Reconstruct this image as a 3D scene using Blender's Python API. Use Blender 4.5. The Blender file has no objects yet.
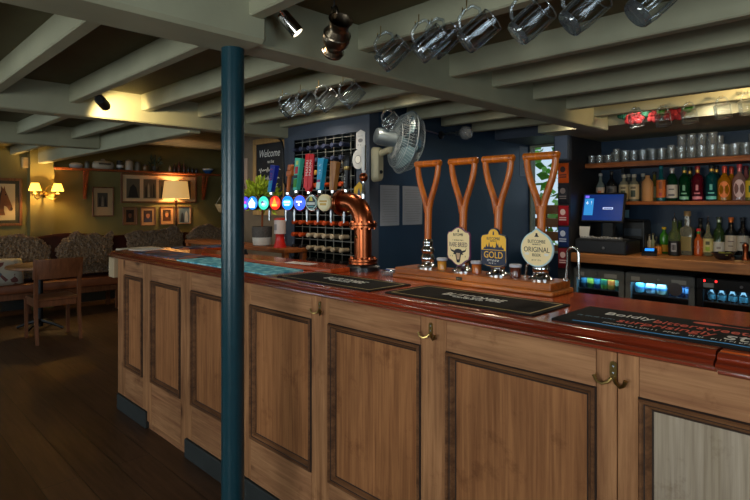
import bpy, bmesh, math, random
from mathutils import Vector, Matrix
R = random.Random(7)
S = math.sqrt(0.5)
PI = math.pi
EYE = 1.45
scene = bpy.context.scene
COL = scene.collection

# ---- where a sight line meets a real wall or shelf plane --------------------------------
def rr(u): return (u - 375) / 540
def XY(u, Y): return Y * (rr(u) - 1) / (rr(u) + 1)
def YX(u, X): return -X * (1 + rr(u)) / (1 - rr(u))
def ZZ(v, X, Y): return EYE + (205 - v) / 540 * S * (Y - X)
def srgb(r, g=None, b=None):
    if g is None: r, g, b = r
    f = lambda c: (c / 12.92 if c <= .04045 else ((c + .055) / 1.055) ** 2.4)
    return (f(r / 255), f(g / 255), f(b / 255), 1)

# ---- materials --------------------------------------------------------------------------
def newmat(name):
    m = bpy.data.materials.new(name); m.use_nodes = True
    nt = m.node_tree
    return m, nt, nt.nodes['Principled BSDF']
def setp(b, **k):
    for n, v in k.items():
        b.inputs[n.replace('_', ' ')].default_value = v
def mat(name, col, rough=.5, metal=0., var=.12, scale=9., bump=0., coat=0., trans=0., ior=1.45, emit=None, es=0., bscale=60, sheen=0.):
    m, nt, b = newmat(name)
    c = srgb(col)
    setp(b, Roughness=rough, Metallic=metal, IOR=ior)
    if rough > .8: setp(b, Specular_IOR_Level=.2)
    if coat: setp(b, Coat_Weight=coat, Coat_Roughness=.12)
    if trans: setp(b, Transmission_Weight=trans)
    if sheen: setp(b, Sheen_Weight=sheen)
    if emit:
        setp(b, Emission_Color=srgb(emit), Emission_Strength=es)
    if var:
        tc = nt.nodes.new('ShaderNodeTexCoord')
        n = nt.nodes.new('ShaderNodeTexNoise'); n.inputs['Scale'].default_value = scale; n.inputs['Detail'].default_value = 5
        r = nt.nodes.new('ShaderNodeValToRGB')
        r.color_ramp.elements[0].position = .3; r.color_ramp.elements[1].position = .7
        r.color_ramp.elements[0].color = tuple(x * (1 - var) for x in c[:3]) + (1,)
        r.color_ramp.elements[1].color = tuple(min(1, x * (1 + var)) for x in c[:3]) + (1,)
        nt.links.new(tc.outputs['Object'], n.inputs['Vector'])
        nt.links.new(n.outputs['Fac'], r.inputs['Fac'])
        nt.links.new(r.outputs['Color'], b.inputs['Base Color'])
    else:
        setp(b, Base_Color=c)
    if bump:
        tc = nt.nodes.new('ShaderNodeTexCoord')
        n = nt.nodes.new('ShaderNodeTexNoise'); n.inputs['Scale'].default_value = bscale; n.inputs['Detail'].default_value = 6
        bp = nt.nodes.new('ShaderNodeBump'); bp.inputs['Strength'].default_value = bump; bp.inputs['Distance'].default_value = .01
        nt.links.new(tc.outputs['Object'], n.inputs['Vector'])
        nt.links.new(n.outputs['Fac'], bp.inputs['Height']); nt.links.new(bp.outputs['Normal'], b.inputs['Normal'])
    return m
def wood(name, c1, c2, rough=.45, axis='x', scale=3., stretch=14., coat=0., bump=.15, knots=0., world=False):
    m, nt, b = newmat(name)
    N, L = nt.nodes, nt.links
    tc = N.new('ShaderNodeTexCoord'); mp = N.new('ShaderNodeMapping')
    sc = [stretch * scale] * 3; sc['xyz'.index(axis)] = scale
    mp.inputs['Scale'].default_value = sc
    if world:
        g = N.new('ShaderNodeNewGeometry'); L.new(g.outputs['Position'], mp.inputs['Vector'])
    else:
        L.new(tc.outputs['Object'], mp.inputs['Vector'])
    n = N.new('ShaderNodeTexNoise'); n.inputs['Scale'].default_value = 1; n.inputs['Detail'].default_value = 8; n.inputs['Roughness'].default_value = .62; n.inputs['Distortion'].default_value = .4
    L.new(mp.outputs['Vector'], n.inputs['Vector'])
    r = N.new('ShaderNodeValToRGB')
    r.color_ramp.elements[0].position = .3; r.color_ramp.elements[1].position = .68
    r.color_ramp.elements[0].color = srgb(c1); r.color_ramp.elements[1].color = srgb(c2)
    L.new(n.outputs['Fac'], r.inputs['Fac'])
    out = r.outputs['Color']
    n2 = N.new('ShaderNodeTexNoise'); n2.inputs['Scale'].default_value = 2.3; n2.inputs['Detail'].default_value = 3
    L.new((g.outputs['Position'] if world else tc.outputs['Object']), n2.inputs['Vector'])
    r2 = N.new('ShaderNodeValToRGB'); r2.color_ramp.elements[0].position = .35; r2.color_ramp.elements[1].position = .7
    r2.color_ramp.elements[0].color = (.72, .70, .68, 1); r2.color_ramp.elements[1].color = (1.06, 1.04, 1.02, 1)
    L.new(n2.outputs['Fac'], r2.inputs['Fac'])
    mx = N.new('ShaderNodeMix'); mx.data_type = 'RGBA'; mx.blend_type = 'MULTIPLY'; mx.inputs['Factor'].default_value = .8
    L.new(out, mx.inputs['A']); L.new(r2.outputs['Color'], mx.inputs['B']); out = mx.outputs['Result']
    if world and rough > .6:      # fine open grain of the stripped pine
        mg = N.new('ShaderNodeMapping'); gs = [150.] * 3; gs['xyz'.index(axis)] = 5.; mg.inputs['Scale'].default_value = gs
        L.new(g.outputs['Position'], mg.inputs['Vector'])
        ng = N.new('ShaderNodeTexNoise'); ng.inputs['Scale'].default_value = 1; ng.inputs['Detail'].default_value = 4
        L.new(mg.outputs['Vector'], ng.inputs['Vector'])
        rg = N.new('ShaderNodeValToRGB'); rg.color_ramp.elements[0].position = .34; rg.color_ramp.elements[1].position = .62
        rg.color_ramp.elements[0].color = (.62, .57, .54, 1); rg.color_ramp.elements[1].color = (1.08, 1.06, 1.05, 1)
        L.new(ng.outputs['Fac'], rg.inputs['Fac'])
        m4 = N.new('ShaderNodeMix'); m4.data_type = 'RGBA'; m4.blend_type = 'MULTIPLY'; m4.inputs['Factor'].default_value = .5
        L.new(out, m4.inputs['A']); L.new(rg.outputs['Color'], m4.inputs['B']); out = m4.outputs['Result']
        ns = N.new('ShaderNodeTexNoise'); ns.inputs['Scale'].default_value = 6.5; ns.inputs['Detail'].default_value = 7; ns.inputs['Roughness'].default_value = .7
        L.new(g.outputs['Position'], ns.inputs['Vector'])
        rs = N.new('ShaderNodeValToRGB'); rs.color_ramp.elements[0].position = .27; rs.color_ramp.elements[1].position = .42
        rs.color_ramp.elements[0].color = (.45, .36, .3, 1); rs.color_ramp.elements[1].color = (1, 1, 1, 1)
        L.new(ns.outputs['Fac'], rs.inputs['Fac'])
        m5 = N.new('ShaderNodeMix'); m5.data_type = 'RGBA'; m5.blend_type = 'MULTIPLY'; m5.inputs['Factor'].default_value = .7
        L.new(out, m5.inputs['A']); L.new(rs.outputs['Color'], m5.inputs['B']); out = m5.outputs['Result']
    if knots:
        vo = N.new('ShaderNodeTexVoronoi'); vo.inputs['Scale'].default_value = 1
        mk = N.new('ShaderNodeMapping'); ks = [knots * 1.6] * 3; ks['xyz'.index(axis)] = knots * .8; mk.inputs['Scale'].default_value = ks
        L.new((g.outputs['Position'] if world else tc.outputs['Object']), mk.inputs['Vector']); L.new(mk.outputs['Vector'], vo.inputs['Vector'])
        rk = N.new('ShaderNodeValToRGB'); rk.color_ramp.elements[0].position = .05; rk.color_ramp.elements[1].position = .15
        rk.color_ramp.elements[0].color = (.22, .16, .12, 1); rk.color_ramp.elements[1].color = (1, 1, 1, 1)
        L.new(vo.outputs['Distance'], rk.inputs['Fac'])
        m2 = N.new('ShaderNodeMix'); m2.data_type = 'RGBA'; m2.blend_type = 'MULTIPLY'; m2.inputs['Factor'].default_value = .85
        L.new(out, m2.inputs['A']); L.new(rk.outputs['Color'], m2.inputs['B']); out = m2.outputs['Result']
    L.new(out, b.inputs['Base Color'])
    setp(b, Roughness=rough)
    if rough > .6: setp(b, Specular_IOR_Level=.18)
    if coat: setp(b, Coat_Weight=coat, Coat_Roughness=.1)
    if bump:
        bp = N.new('ShaderNodeBump'); bp.inputs['Strength'].default_value = bump; bp.inputs['Distance'].default_value = .004
        L.new(n.outputs['Fac'], bp.inputs['Height']); L.new(bp.outputs['Normal'], b.inputs['Normal'])
    return m
def planks(name, cols, width, length, mortar=.003, rough=.5, bump=.3, gapc=(14, 10, 8), rot=0.):
    m, nt, b = newmat(name)
    N, L = nt.nodes, nt.links
    g = N.new('ShaderNodeNewGeometry'); mp = N.new('ShaderNodeMapping'); mp.inputs['Rotation'].default_value[2] = rot
    L.new(g.outputs['Position'], mp.inputs['Vector'])
    br = N.new('ShaderNodeTexBrick'); br.offset = .37
    br.inputs['Scale'].default_value = 1; br.inputs['Brick Width'].default_value = length; br.inputs['Row Height'].default_value = width
    br.inputs['Mortar Size'].default_value = mortar; br.inputs['Mortar Smooth'].default_value = .2
    br.inputs['Color1'].default_value = srgb(cols[0]); br.inputs['Color2'].default_value = srgb(cols[1]); br.inputs['Mortar'].default_value = srgb(gapc)
    L.new(mp.outputs['Vector'], br.inputs['Vector'])
    m2 = N.new('ShaderNodeMapping'); m2.inputs['Scale'].default_value = (2.5, 40, 1)
    L.new(mp.outputs['Vector'], m2.inputs['Vector'])
    n = N.new('ShaderNodeTexNoise'); n.inputs['Scale'].default_value = 1; n.inputs['Detail'].default_value = 7
    L.new(m2.outputs['Vector'], n.inputs['Vector'])
    r = N.new('ShaderNodeValToRGB'); r.color_ramp.elements[0].position = .3; r.color_ramp.elements[1].position = .75
    r.color_ramp.elements[0].color = (.45, .42, .4, 1); r.color_ramp.elements[1].color = (1.1, 1.08, 1.05, 1)
    L.new(n.outputs['Fac'], r.inputs['Fac'])
    mx = N.new('ShaderNodeMix'); mx.data_type = 'RGBA'; mx.blend_type = 'MULTIPLY'; mx.inputs['Factor'].default_value = .9
    L.new(br.outputs['Color'], mx.inputs['A']); L.new(r.outputs['Color'], mx.inputs['B'])
    L.new(mx.outputs['Result'], b.inputs['Base Color']); setp(b, Roughness=rough)
    bp = N.new('ShaderNodeBump'); bp.inputs['Strength'].default_value = bump; bp.inputs['Distance'].default_value = .004
    ad = N.new('ShaderNodeMath'); ad.operation = 'SUBTRACT'
    L.new(n.outputs['Fac'], ad.inputs[0]); L.new(br.outputs['Fac'], ad.inputs[1])
    L.new(ad.outputs[0], bp.inputs['Height']); L.new(bp.outputs['Normal'], b.inputs['Normal'])
    return m
def thin_glass(name, tint=(235, 245, 245), f0=.05, haze=0., edge=.5):
    """clear sheet glass: Schlick reflection, darker where the sight line runs along the wall"""
    m = bpy.data.materials.new(name); m.use_nodes = True; nt = m.node_tree; nt.nodes.clear()
    N, L = nt.nodes, nt.links
    o = N.new('ShaderNodeOutputMaterial'); t = N.new('ShaderNodeBsdfTransparent'); g = N.new('ShaderNodeBsdfGlossy'); g.inputs['Roughness'].default_value = .05
    ge = N.new('ShaderNodeNewGeometry'); d = N.new('ShaderNodeVectorMath'); d.operation = 'DOT_PRODUCT'
    L.new(ge.outputs['Normal'], d.inputs[0]); L.new(ge.outputs['Incoming'], d.inputs[1])
    def mth(op, a, b=None):
        n = N.new('ShaderNodeMath'); n.operation = op; n.use_clamp = op != 'POWER'
        for k, v in ((0, a), (1, b)):
            if v is None: continue
            if isinstance(v, (int, float)): n.inputs[k].default_value = v
            else: L.new(v, n.inputs[k])
        return n.outputs[0]
    a = N.new('ShaderNodeMath'); a.operation = 'ABSOLUTE'; L.new(d.outputs['Value'], a.inputs[0])
    inv = mth('SUBTRACT', 1, a.outputs[0])
    fr = mth('ADD', mth('MULTIPLY', mth('POWER', inv, 4), .9), f0)
    mc = N.new('ShaderNodeMix'); mc.data_type = 'RGBA'; c = srgb(tint)
    mc.inputs['A'].default_value = c; mc.inputs['B'].default_value = tuple(x * edge for x in c[:3]) + (1,)
    L.new(mth('POWER', inv, 2.2), mc.inputs['Factor']); L.new(mc.outputs['Result'], t.inputs['Color'])
    mx = N.new('ShaderNodeMixShader'); L.new(fr, mx.inputs[0]); L.new(t.outputs[0], mx.inputs[1]); L.new(g.outputs[0], mx.inputs[2])
    out = mx.outputs[0]
    if haze:
        df = N.new('ShaderNodeBsdfDiffuse'); df.inputs['Color'].default_value = (.85, .88, .9, 1); m3 = N.new('ShaderNodeMixShader'); m3.inputs[0].default_value = haze  # white diffuse share stands in for light the glass would catch
        L.new(out, m3.inputs[1]); L.new(df.outputs[0], m3.inputs[2]); out = m3.outputs[0]
    L.new(out, o.inputs[0]); return m
def glow(name, col, strength, col2=None, scale=20):
    m = bpy.data.materials.new(name); m.use_nodes = True; nt = m.node_tree; b = nt.nodes['Principled BSDF']
    setp(b, Base_Color=srgb(col), Emission_Color=srgb(col), Emission_Strength=strength, Roughness=.25)
    return m

PAINT = mat('sage_paint', (160, 158, 132), .62, var=.10, scale=3.5, bump=.12, bscale=14)
CEIL = mat('ceiling_paint', (98, 92, 64), .75, var=.15, scale=2)
BOARDS = planks('ceiling_boards', ((150, 148, 140), (165, 162, 152)), .11, 9., .004, .6)
NAVY = mat('navy_paint', (30, 54, 78), .42, var=.10, scale=2.5, bump=.05)
SLATE = mat('slate_paint', (66, 74, 88), .5, var=.08, scale=3)
OLIVE = mat('olive_wall', (122, 112, 66), .8, var=.10, scale=2.2, bump=.1, bscale=25)
FLOOR = planks('oak_floor', ((70, 46, 30), (88, 62, 42)), .185, 2.3, .0025, .42)
PINE = wood('pine_frame', (132, 88, 58), (184, 134, 92), .72, 'z', 2.2, 12, knots=3.2, world=True)
PINEH = wood('pine_rail', (132, 88, 60), (182, 134, 94), .72, 'x', 2.2, 12, knots=3.0, world=True)
PANEL = wood('pine_panel', (136, 88, 54), (176, 121, 77), .7, 'z', 2.0, 22, world=True)
PALEP = wood('pale_grey_panel', (150, 135, 114), (172, 158, 140), .72, 'z', 2.0, 22, world=True)  # paler, greyer pine for the panels towards the flap
MOULD = wood('dark_moulding', (78, 50, 32), (132, 90, 58), .65, 'x', 3, 8, world=True)
PLINTH = mat('plinth_paint', (40, 44, 44), .6)
TOPW = wood('mahogany_top', (138, 46, 16), (204, 92, 38), .2, 'x', 2.0, 16, coat=.6, bump=.05, world=True)
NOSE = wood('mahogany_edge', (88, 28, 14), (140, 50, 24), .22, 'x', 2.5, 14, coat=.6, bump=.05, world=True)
OAK = wood('pump_oak', (104, 48, 14), (206, 118, 42), .35, 'x', 3, 14, coat=.3)
HANDLE = wood('handle_ash', (146, 62, 2), (226, 122, 14), .38, 'z', 4, 12, coat=.2)
SHELFW = wood('shelf_oak', (122, 62, 26), (190, 110, 54), .45, 'x', 2.5, 12)
BACKW = wood('back_counter_oak', (124, 76, 36), (186, 124, 68), .45, 'x', 2.5, 12)
REDW = wood('bracket_wood', (128, 62, 26), (170, 90, 42), .5, 'y', 3, 10)
CHAIRW = wood('chair_wood', (92, 54, 34), (130, 82, 54), .4, 'z', 4, 10)
FRAMEW = wood('frame_wood', (96, 60, 32), (140, 92, 54), .45, 'z', 6, 8)
TEAL = mat('teal_iron', (17, 54, 64), .28, var=.08, scale=30, bump=.06, bscale=120)
CHROME = mat('chrome', (205, 205, 205), .12, 1, var=0)
STEEL = mat('steel', (150, 152, 155), .28, 1, var=.05)
COPPER = mat('copper', (160, 84, 50), .3, 1, var=.25, scale=14)
PEWTER = mat('pewter', (120, 108, 92), .3, 1, var=.3, scale=16, bump=.1)
BRASS = mat('brass', (150, 126, 76), .3, 1, var=.2, scale=30)
IRON = mat('black_iron', (26, 26, 28), .45, .3, var=.1)
BLACK = mat('black_plastic', (20, 21, 23), .35, var=.05)
RUBBER = mat('bar_mat_rubber', (20, 20, 20), .85, var=.15, scale=120, bump=.1, bscale=300)
GOLDINK = mat('gold_ink', (176, 156, 96), .5, var=0)
WHITE = mat('white_print', (226, 224, 216), .6, var=0)
PAPER = mat('paper', (205, 204, 198), .7, var=.04)
CREAM = mat('cream', (240, 218, 166), .55, var=.03)
GLASS = thin_glass('mug_glass', (250, 251, 252), .04, .0, .55)
TGLASS = thin_glass('thin_glass', (246, 248, 248), .07, .08, .5)
PANE = thin_glass('window_glass', (240, 246, 248), .04, 0, .9)
LEATHER = mat('oxblood_leather', (62, 26, 22), .4, var=.2, scale=12, bump=.1)
TAN = mat('tan_leather', (124, 70, 42), .45, var=.15, scale=8)
FUR = mat('sheepskin_fur', (150, 122, 94), .95, var=.3, scale=38, bump=.9, bscale=55, sheen=.4)
BEIGE = mat('fan_plastic', (196, 186, 152), .4, var=.04)
GREYP = mat('fan_grey', (120, 130, 134), .3, .3, var=.05)
WIRE = mat('wire_metal', (180, 188, 190), .35, .4, var=0)
LEAF = mat('leaf_green', (104, 150, 48), .5, var=.35, scale=25)
LEAFD = mat('leaf_dark', (52, 66, 44), .6, var=.35, scale=25)
SOIL = mat('soil', (120, 66, 40), .9)
def plain(c, rough=.45, **k):
    key = 'c_%d_%d_%d_%d' % (*c, int(rough * 100))
    return bpy.data.materials.get(key) or mat(key, c, rough, var=k.pop('var', .04), **k)
def tint(c, t=.55, rough=.06):
    key = 'bottle_glass_%d_%d_%d' % c
    return bpy.data.materials.get(key) or mat(key, c, rough, trans=t, var=0, ior=1.4)

# ---- mesh building ----------------------------------------------------------------------
class B:
    def __init__(s, m=None): s.bm = bmesh.new(); s.m = m
    def _new(s, verts, m=None):
        for q in (m, s.m):
            if q is not None: bmesh.ops.transform(s.bm, matrix=q, verts=verts)
    def box(s, x0, x1, y0, y1, z0, z1, bev=0., m=None, seg=1):
        r = bmesh.ops.create_cube(s.bm, size=1)['verts']
        for v in r:
            v.co = Vector((x0 + (v.co.x + .5) * (x1 - x0), y0 + (v.co.y + .5) * (y1 - y0), z0 + (v.co.z + .5) * (z1 - z0)))
        if bev:
            es = list({e for v in r for e in v.link_edges})
            q = bmesh.ops.bevel(s.bm, geom=es, offset=bev, segments=seg, affect='EDGES', profile=.5)
            r = list({v for f in q['faces'] for v in f.verts} | {v for v in r if v.is_valid})
        s._new(r, m); return s
    def loops(s, rings, closed=True, cap=True, m=None):
        vs = [[s.bm.verts.new(p) for p in ring] for ring in rings]
        n = len(rings[0])
        for a, b in zip(vs, vs[1:]):
            for i in range(n if closed else n - 1):
                j = (i + 1) % n
                try: s.bm.faces.new((a[i], a[j], b[j], b[i]))
                except ValueError: pass
        if cap and n > 2:
            s.bm.faces.new(list(reversed(vs[0]))); s.bm.faces.new(vs[-1])
        s._new([v for r in vs for v in r], m); return s
    def lathe(s, prof, c=(0, 0, 0), seg=20, m=None, cap=True, flute=0, fa=0.):
        rings = []
        for r, z in prof:
            ring = []
            for i in range(seg):
                a = 2 * PI * i / seg
                q = max(r, 1e-5)
                if flute: q *= 1 + fa * math.cos(flute * a)
                ring.append((c[0] + q * math.cos(a), c[1] + q * math.sin(a), c[2] + z))
            rings.append(ring)
        return s.loops(rings, True, cap, m)
    def tube(s, pts, rad, seg=8, m=None, closed=False, cap=True):
        pts = [Vector(p) for p in pts]; n = len(pts)
        if not isinstance(rad, (list, tuple)): rad = [rad] * n
        rings = []; up = None
        for i, p in enumerate(pts):
            a = pts[i - 1] if i else (pts[-1] if closed else pts[0])
            b = pts[i + 1] if i < n - 1 else (pts[0] if closed else pts[-1])
            t = (b - a).normalized()
            if up is None:
                up = t.orthogonal().normalized()
            else:
                up = (up - t * up.dot(t))
                up = up.normalized() if up.length > 1e-6 else t.orthogonal().normalized()
            w = t.cross(up)
            rings.append([p + (up * math.cos(2 * PI * k / seg) + w * math.sin(2 * PI * k / seg)) * rad[i] for k in range(seg)])
        if closed: rings.append(rings[0]); cap = False
        s.loops(rings, True, cap, m)
        if closed: bmesh.ops.remove_doubles(s.bm, verts=s.bm.verts, dist=1e-6)
        return s
    def cyl(s, p0, p1, r0, r1=None, seg=16, m=None): return s.tube([p0, p1], [r0, r0 if r1 is None else r1], seg, m)
    def ball(s, c, r, u=16, v=10, m=None):
        if not isinstance(r, (tuple, list)): r = (r, r, r)
        q = bmesh.ops.create_uvsphere(s.bm, u_segments=u, v_segments=v, radius=1)['verts']
        for w in q: w.co = Vector((c[0] + w.co.x * r[0], c[1] + w.co.y * r[1], c[2] + w.co.z * r[2]))
        s._new(q, m); return s
    def prism(s, poly, h0, h1, m=None):          # polygon in xy raised from z=h0 to h1
        return s.loops([[(x, y, h0) for x, y in poly], [(x, y, h1) for x, y in poly]], True, True, m)
    def sleeve(s, r, z0, z1, a0, a1, seg=14, r2=None, m=None):
        ring = lambda z, q: [(q * math.cos(a0 + (a1 - a0) * i / seg), q * math.sin(a0 + (a1 - a0) * i / seg), z) for i in range(seg + 1)]
        return s.loops([ring(z0, r), ring(z1, r2 or r)], False, False, m)
    def grid(s, f, nu, nv):
        vs = [[s.bm.verts.new(f(i / nu, j / nv)) for j in range(nv + 1)] for i in range(nu + 1)]
        for i in range(nu):
            for j in range(nv): s.bm.faces.new((vs[i][j], vs[i + 1][j], vs[i + 1][j + 1], vs[i][j + 1]))
        return s
    def make(s, name, mt, parent=None, loc=None, smooth=True, rz=None):
        me = bpy.data.meshes.new(name)
        bmesh.ops.recalc_face_normals(s.bm, faces=s.bm.faces)
        s.bm.to_mesh(me); s.bm.free()
        if smooth:
            me.polygons.foreach_set('use_smooth', [True] * len(me.polygons)); me.set_sharp_from_angle(angle=math.radians(38))
        me.materials.append(mt)
        o = bpy.data.objects.new(name, me); COL.objects.link(o)
        if parent is not None: o.parent = parent
        if loc is not None: o.location = loc
        if rz is not None: o.rotation_euler.z = rz
        return o
def tag(o, label, cat, group=None, kind=None):
    o['label'] = label; o['category'] = cat
    if group: o['group'] = group
    if kind: o['kind'] = kind
    return o
def thing(name, label, cat, loc=(0, 0, 0), rz=0., group=None):
    o = bpy.data.objects.new(name, None); COL.objects.link(o); o.location = loc; o.rotation_euler.z = rz
    o.empty_display_size = .05
    return tag(o, label, cat, group)
def kids(o): return [c for c in bpy.data.objects if c.parent is o]
def copy_tree(o, parent=None, cache={}):
    c = o.copy(); COL.objects.link(c)
    if parent is not None: c.parent = parent
    for ch in list(o.children): copy_tree(ch, c)
    return c
def dup(o, label, loc, rot=None, group=None):
    c = copy_tree(o); c.location = loc
    if rot is not None: c.rotation_euler = rot
    c['label'] = label
    if group: c['group'] = group
    return c
def struct(b, name, mt, label, cat='wall', smooth=False, group=None):
    o = b.make(name, mt, smooth=smooth); return tag(o, label, cat, group, 'structure')
def basis(right, up, pos=(0, 0, 0)):
    r, u = Vector(right).normalized(), Vector(up).normalized(); n = r.cross(u)
    return Matrix(((r.x, u.x, n.x, pos[0]), (r.y, u.y, n.y, pos[1]), (r.z, u.z, n.z, pos[2]), (0, 0, 0, 1)))
FRONT = lambda p: basis((1, 0, 0), (0, 0, 1), p)      # faces the customers (-Y)
EAST = lambda p: basis((0, 1, 0), (0, 0, 1), p)       # faces +X
FLAT = lambda p: basis((1, 0, 0), (0, 1, 0), p)       # lies flat, read from the customers' side
def text(name, body, mt, parent, m, width, height=None, depth=.0006, shear=0.):
    cu = bpy.data.curves.new('t', 'FONT'); cu.body = body; cu.extrude = .01; cu.resolution_u = 3; cu.shear = shear
    ob = bpy.data.objects.new('t', cu); COL.objects.link(ob)
    dg = bpy.context.evaluated_depsgraph_get()
    me = bpy.data.meshes.new_from_object(ob.evaluated_get(dg))
    bpy.data.objects.remove(ob); bpy.data.curves.remove(cu)
    xs = [v.co.x for v in me.vertices]; ys = [v.co.y for v in me.vertices]
    sx = width / (max(xs) - min(xs)); sy = sx if height is None else height / (max(ys) - min(ys))
    cx, cy = (max(xs) + min(xs)) / 2, (max(ys) + min(ys)) / 2
    for v in me.vertices:
        v.co = m @ Vector(((v.co.x - cx) * sx, (v.co.y - cy) * sy, depth if v.co.z > 0 else 0))
    me.name = name; me.materials.append(mt)
    o = bpy.data.objects.new(name, me); COL.objects.link(o); o.parent = parent
    return o
def scribble(name, mt, parent, m, width, height, n=9, depth=.0006):
    """a line of print too small to read in the photograph: short strokes of letter height"""
    rnd = random.Random(int(width * 1e4) + n); b = B(); x = -width / 2; st = width / n
    for i in range(n):
        if rnd.random() < .14: x += st; continue
        k = rnd.choice((0, 1, 2)); w = st * .16
        b.box(x + st * .1, x + st * .1 + w, -height / 2, height / 2 * rnd.choice((.6, 1)), 0, depth)
        if k: b.box(x + st * .1, x + st * .75, height * (.2 if k == 1 else -.5), height * (.38 if k == 1 else -.32), 0, depth)
        if k == 2: b.box(x + st * .6, x + st * .6 + w, -height / 2, height * .3, 0, depth)
        x += st
    bmesh.ops.transform(b.bm, matrix=m, verts=b.bm.verts)
    return b.make(name, mt, parent, smooth=False)
ORD = ['first', 'second', 'third', 'fourth', 'fifth', 'sixth', 'seventh', 'eighth', 'ninth', 'tenth', 'eleventh', 'twelfth', 'thirteenth', 'fourteenth', 'fifteenth', 'sixteenth', 'seventeenth', 'eighteenth', 'nineteenth', 'twentieth']
def ell(rx, ry, n=28, c=(0, 0)): return [(c[0] + rx * math.cos(2 * PI * i / n), c[1] + ry * math.sin(2 * PI * i / n)) for i in range(n)]
def rrect(w, h, r, n=5):
    p = []
    for cx, cy, a in ((w / 2 - r, h / 2 - r, 0), (-w / 2 + r, h / 2 - r, 90), (-w / 2 + r, -h / 2 + r, 180), (w / 2 - r, -h / 2 + r, 270)):
        for i in range(n + 1):
            t = math.radians(a + 90 * i / n); p.append((cx + r * math.cos(t), cy + r * math.sin(t)))
    return p
# ============================== the room ==================================================
XL, XR, YF, YB, ZC = -8.8, 2.6, -2.6, 5.26, 2.25
YB2 = 5.5
def wall_holes(fixed, axis, a0, a1, z0, z1, t, holes):
    b = B()
    def bx(p, q, u, w):
        if q - p < 1e-4 or w - u < 1e-4: return
        if axis == 'y': b.box(p, q, fixed, fixed + t, u, w)
        else: b.box(fixed, fixed + t, p, q, u, w)
    cur = a0
    for h0, h1, hz0, hz1 in sorted(holes):
        bx(cur, h0, z0, z1); bx(h0, h1, z0, hz0); bx(h0, h1, hz1, z1); cur = h1
    bx(cur, a1, z0, z1)
    return b
WF = [(-7.7, -6.0, .95, 2.0), (-4.6, -2.8, .95, 2.0), (-1.1, .9, .95, 2.0)]
WR = [(-1.6, .6, .95, 2.0)]
struct(B().box(XL - .1, XR + .1, YF - .1, YB2 + .1, -.06, 0), 'floor', FLOOR, 'dark oak floorboards running beside the bar', 'floor')
struct(wall_holes(YF - .1, 'y', XL - .1, XR + .1, 0, 2.5, .1, WF), 'wall_front', OLIVE, 'olive street wall with windows facing the bar')
struct(wall_holes(XR, 'x', YF, YB2, 0, 2.5, .1, WR), 'wall_right', OLIVE, 'olive side wall with one window')
struct(B().box(XL - .1, XL, YF, YB, 0, 2.5), 'wall_left', OLIVE, 'olive lounge wall hung with framed pictures')
BW = (-2.925, -2.40, .95, 2.085)
struct(wall_holes(YB, 'y', XL - .1, -2.37, 0, 2.5, .1, [BW]), 'wall_back', NAVY, 'navy wall holding the small back window')
struct(B().box(-2.37, XR + .1, YB2, YB2 + .1, 0, 2.5), 'wall_rear', NAVY, 'dark navy wall behind the back bar shelves')
struct(B().box(-8.8, -8.64, YX(30, -8.65), YX(54, -8.65), 0, 2.42), 'wall_pier', OLIVE, 'olive pier carrying the two shaded wall lamps')
b = B().box(XL, XR, YF, 2.1, ZC, ZC + .05); b.box(-4.0, XR, 2.1, YB2, ZC, ZC + .05)
struct(b, 'ceiling', CEIL, 'dark painted ceiling between the joists', 'ceiling')
struct(B().box(XL, -4.0, 2.1, YB, 2.42, 2.47), 'ceiling_lounge', BOARDS, 'pale boarded ceiling over the far lounge', 'ceiling')
# alcove that holds the wine rack, and the navy wall running back from it
YR = 2.87; XN = -2.93
b = B()
for x0, x1, z0, z1 in ((-4.03, -3.88, 0, ZC), (-3.075, XN, 0, ZC), (-3.88, -3.075, 2.02, ZC)): b.box(x0, x1, YR, YR + .1, z0, z1)
b.box(-4.03, -3.97, YR + .1, YB, 0, 2.45)
struct(b, 'wall_alcove', SLATE, 'slate grey surround framing the wine rack')
struct(B().box(-3.97, XN - .06, 3.3, 3.34, 0, ZC), 'wall_recess', BLACK, 'black back of the wine rack recess')
struct(B().box(XN - .06, XN, YR + .1, YB, 0, ZC), 'wall_side', NAVY, 'navy wall with two notices behind the beer pumps')
struct(B().box(-5.62, -4.03, 3.3, 3.38, 0, 2.42), 'wall_partition', mat('brown_wall', (120, 104, 86), .8), 'brown partition wall behind the chalkboard')
struct(B().box(XN, -2.37, 4.6, YB, 2.09, ZC), 'trim_1', SLATE, 'grey bulkhead above the small back window', 'trim')
struct(B().box(-2.37, XR, 4.42, YB2, 2.09, ZC), 'trim_2', PAINT, 'painted soffit above the back bar shelves', 'trim')
struct(B().box(-2.37, -2.25, 4.80, YB2, 0, 2.09), 'wall_end', mat('charcoal_paint', (34, 34, 38), .5), 'charcoal partition at the end of the back bar')
for nm, x0, x1 in (('baseboard_left', 0, 0),):
    struct(B().box(XL, XL + .02, YF, YB, 0, .14), nm, PLINTH, 'dark skirting along the lounge wall', 'baseboard')

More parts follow.
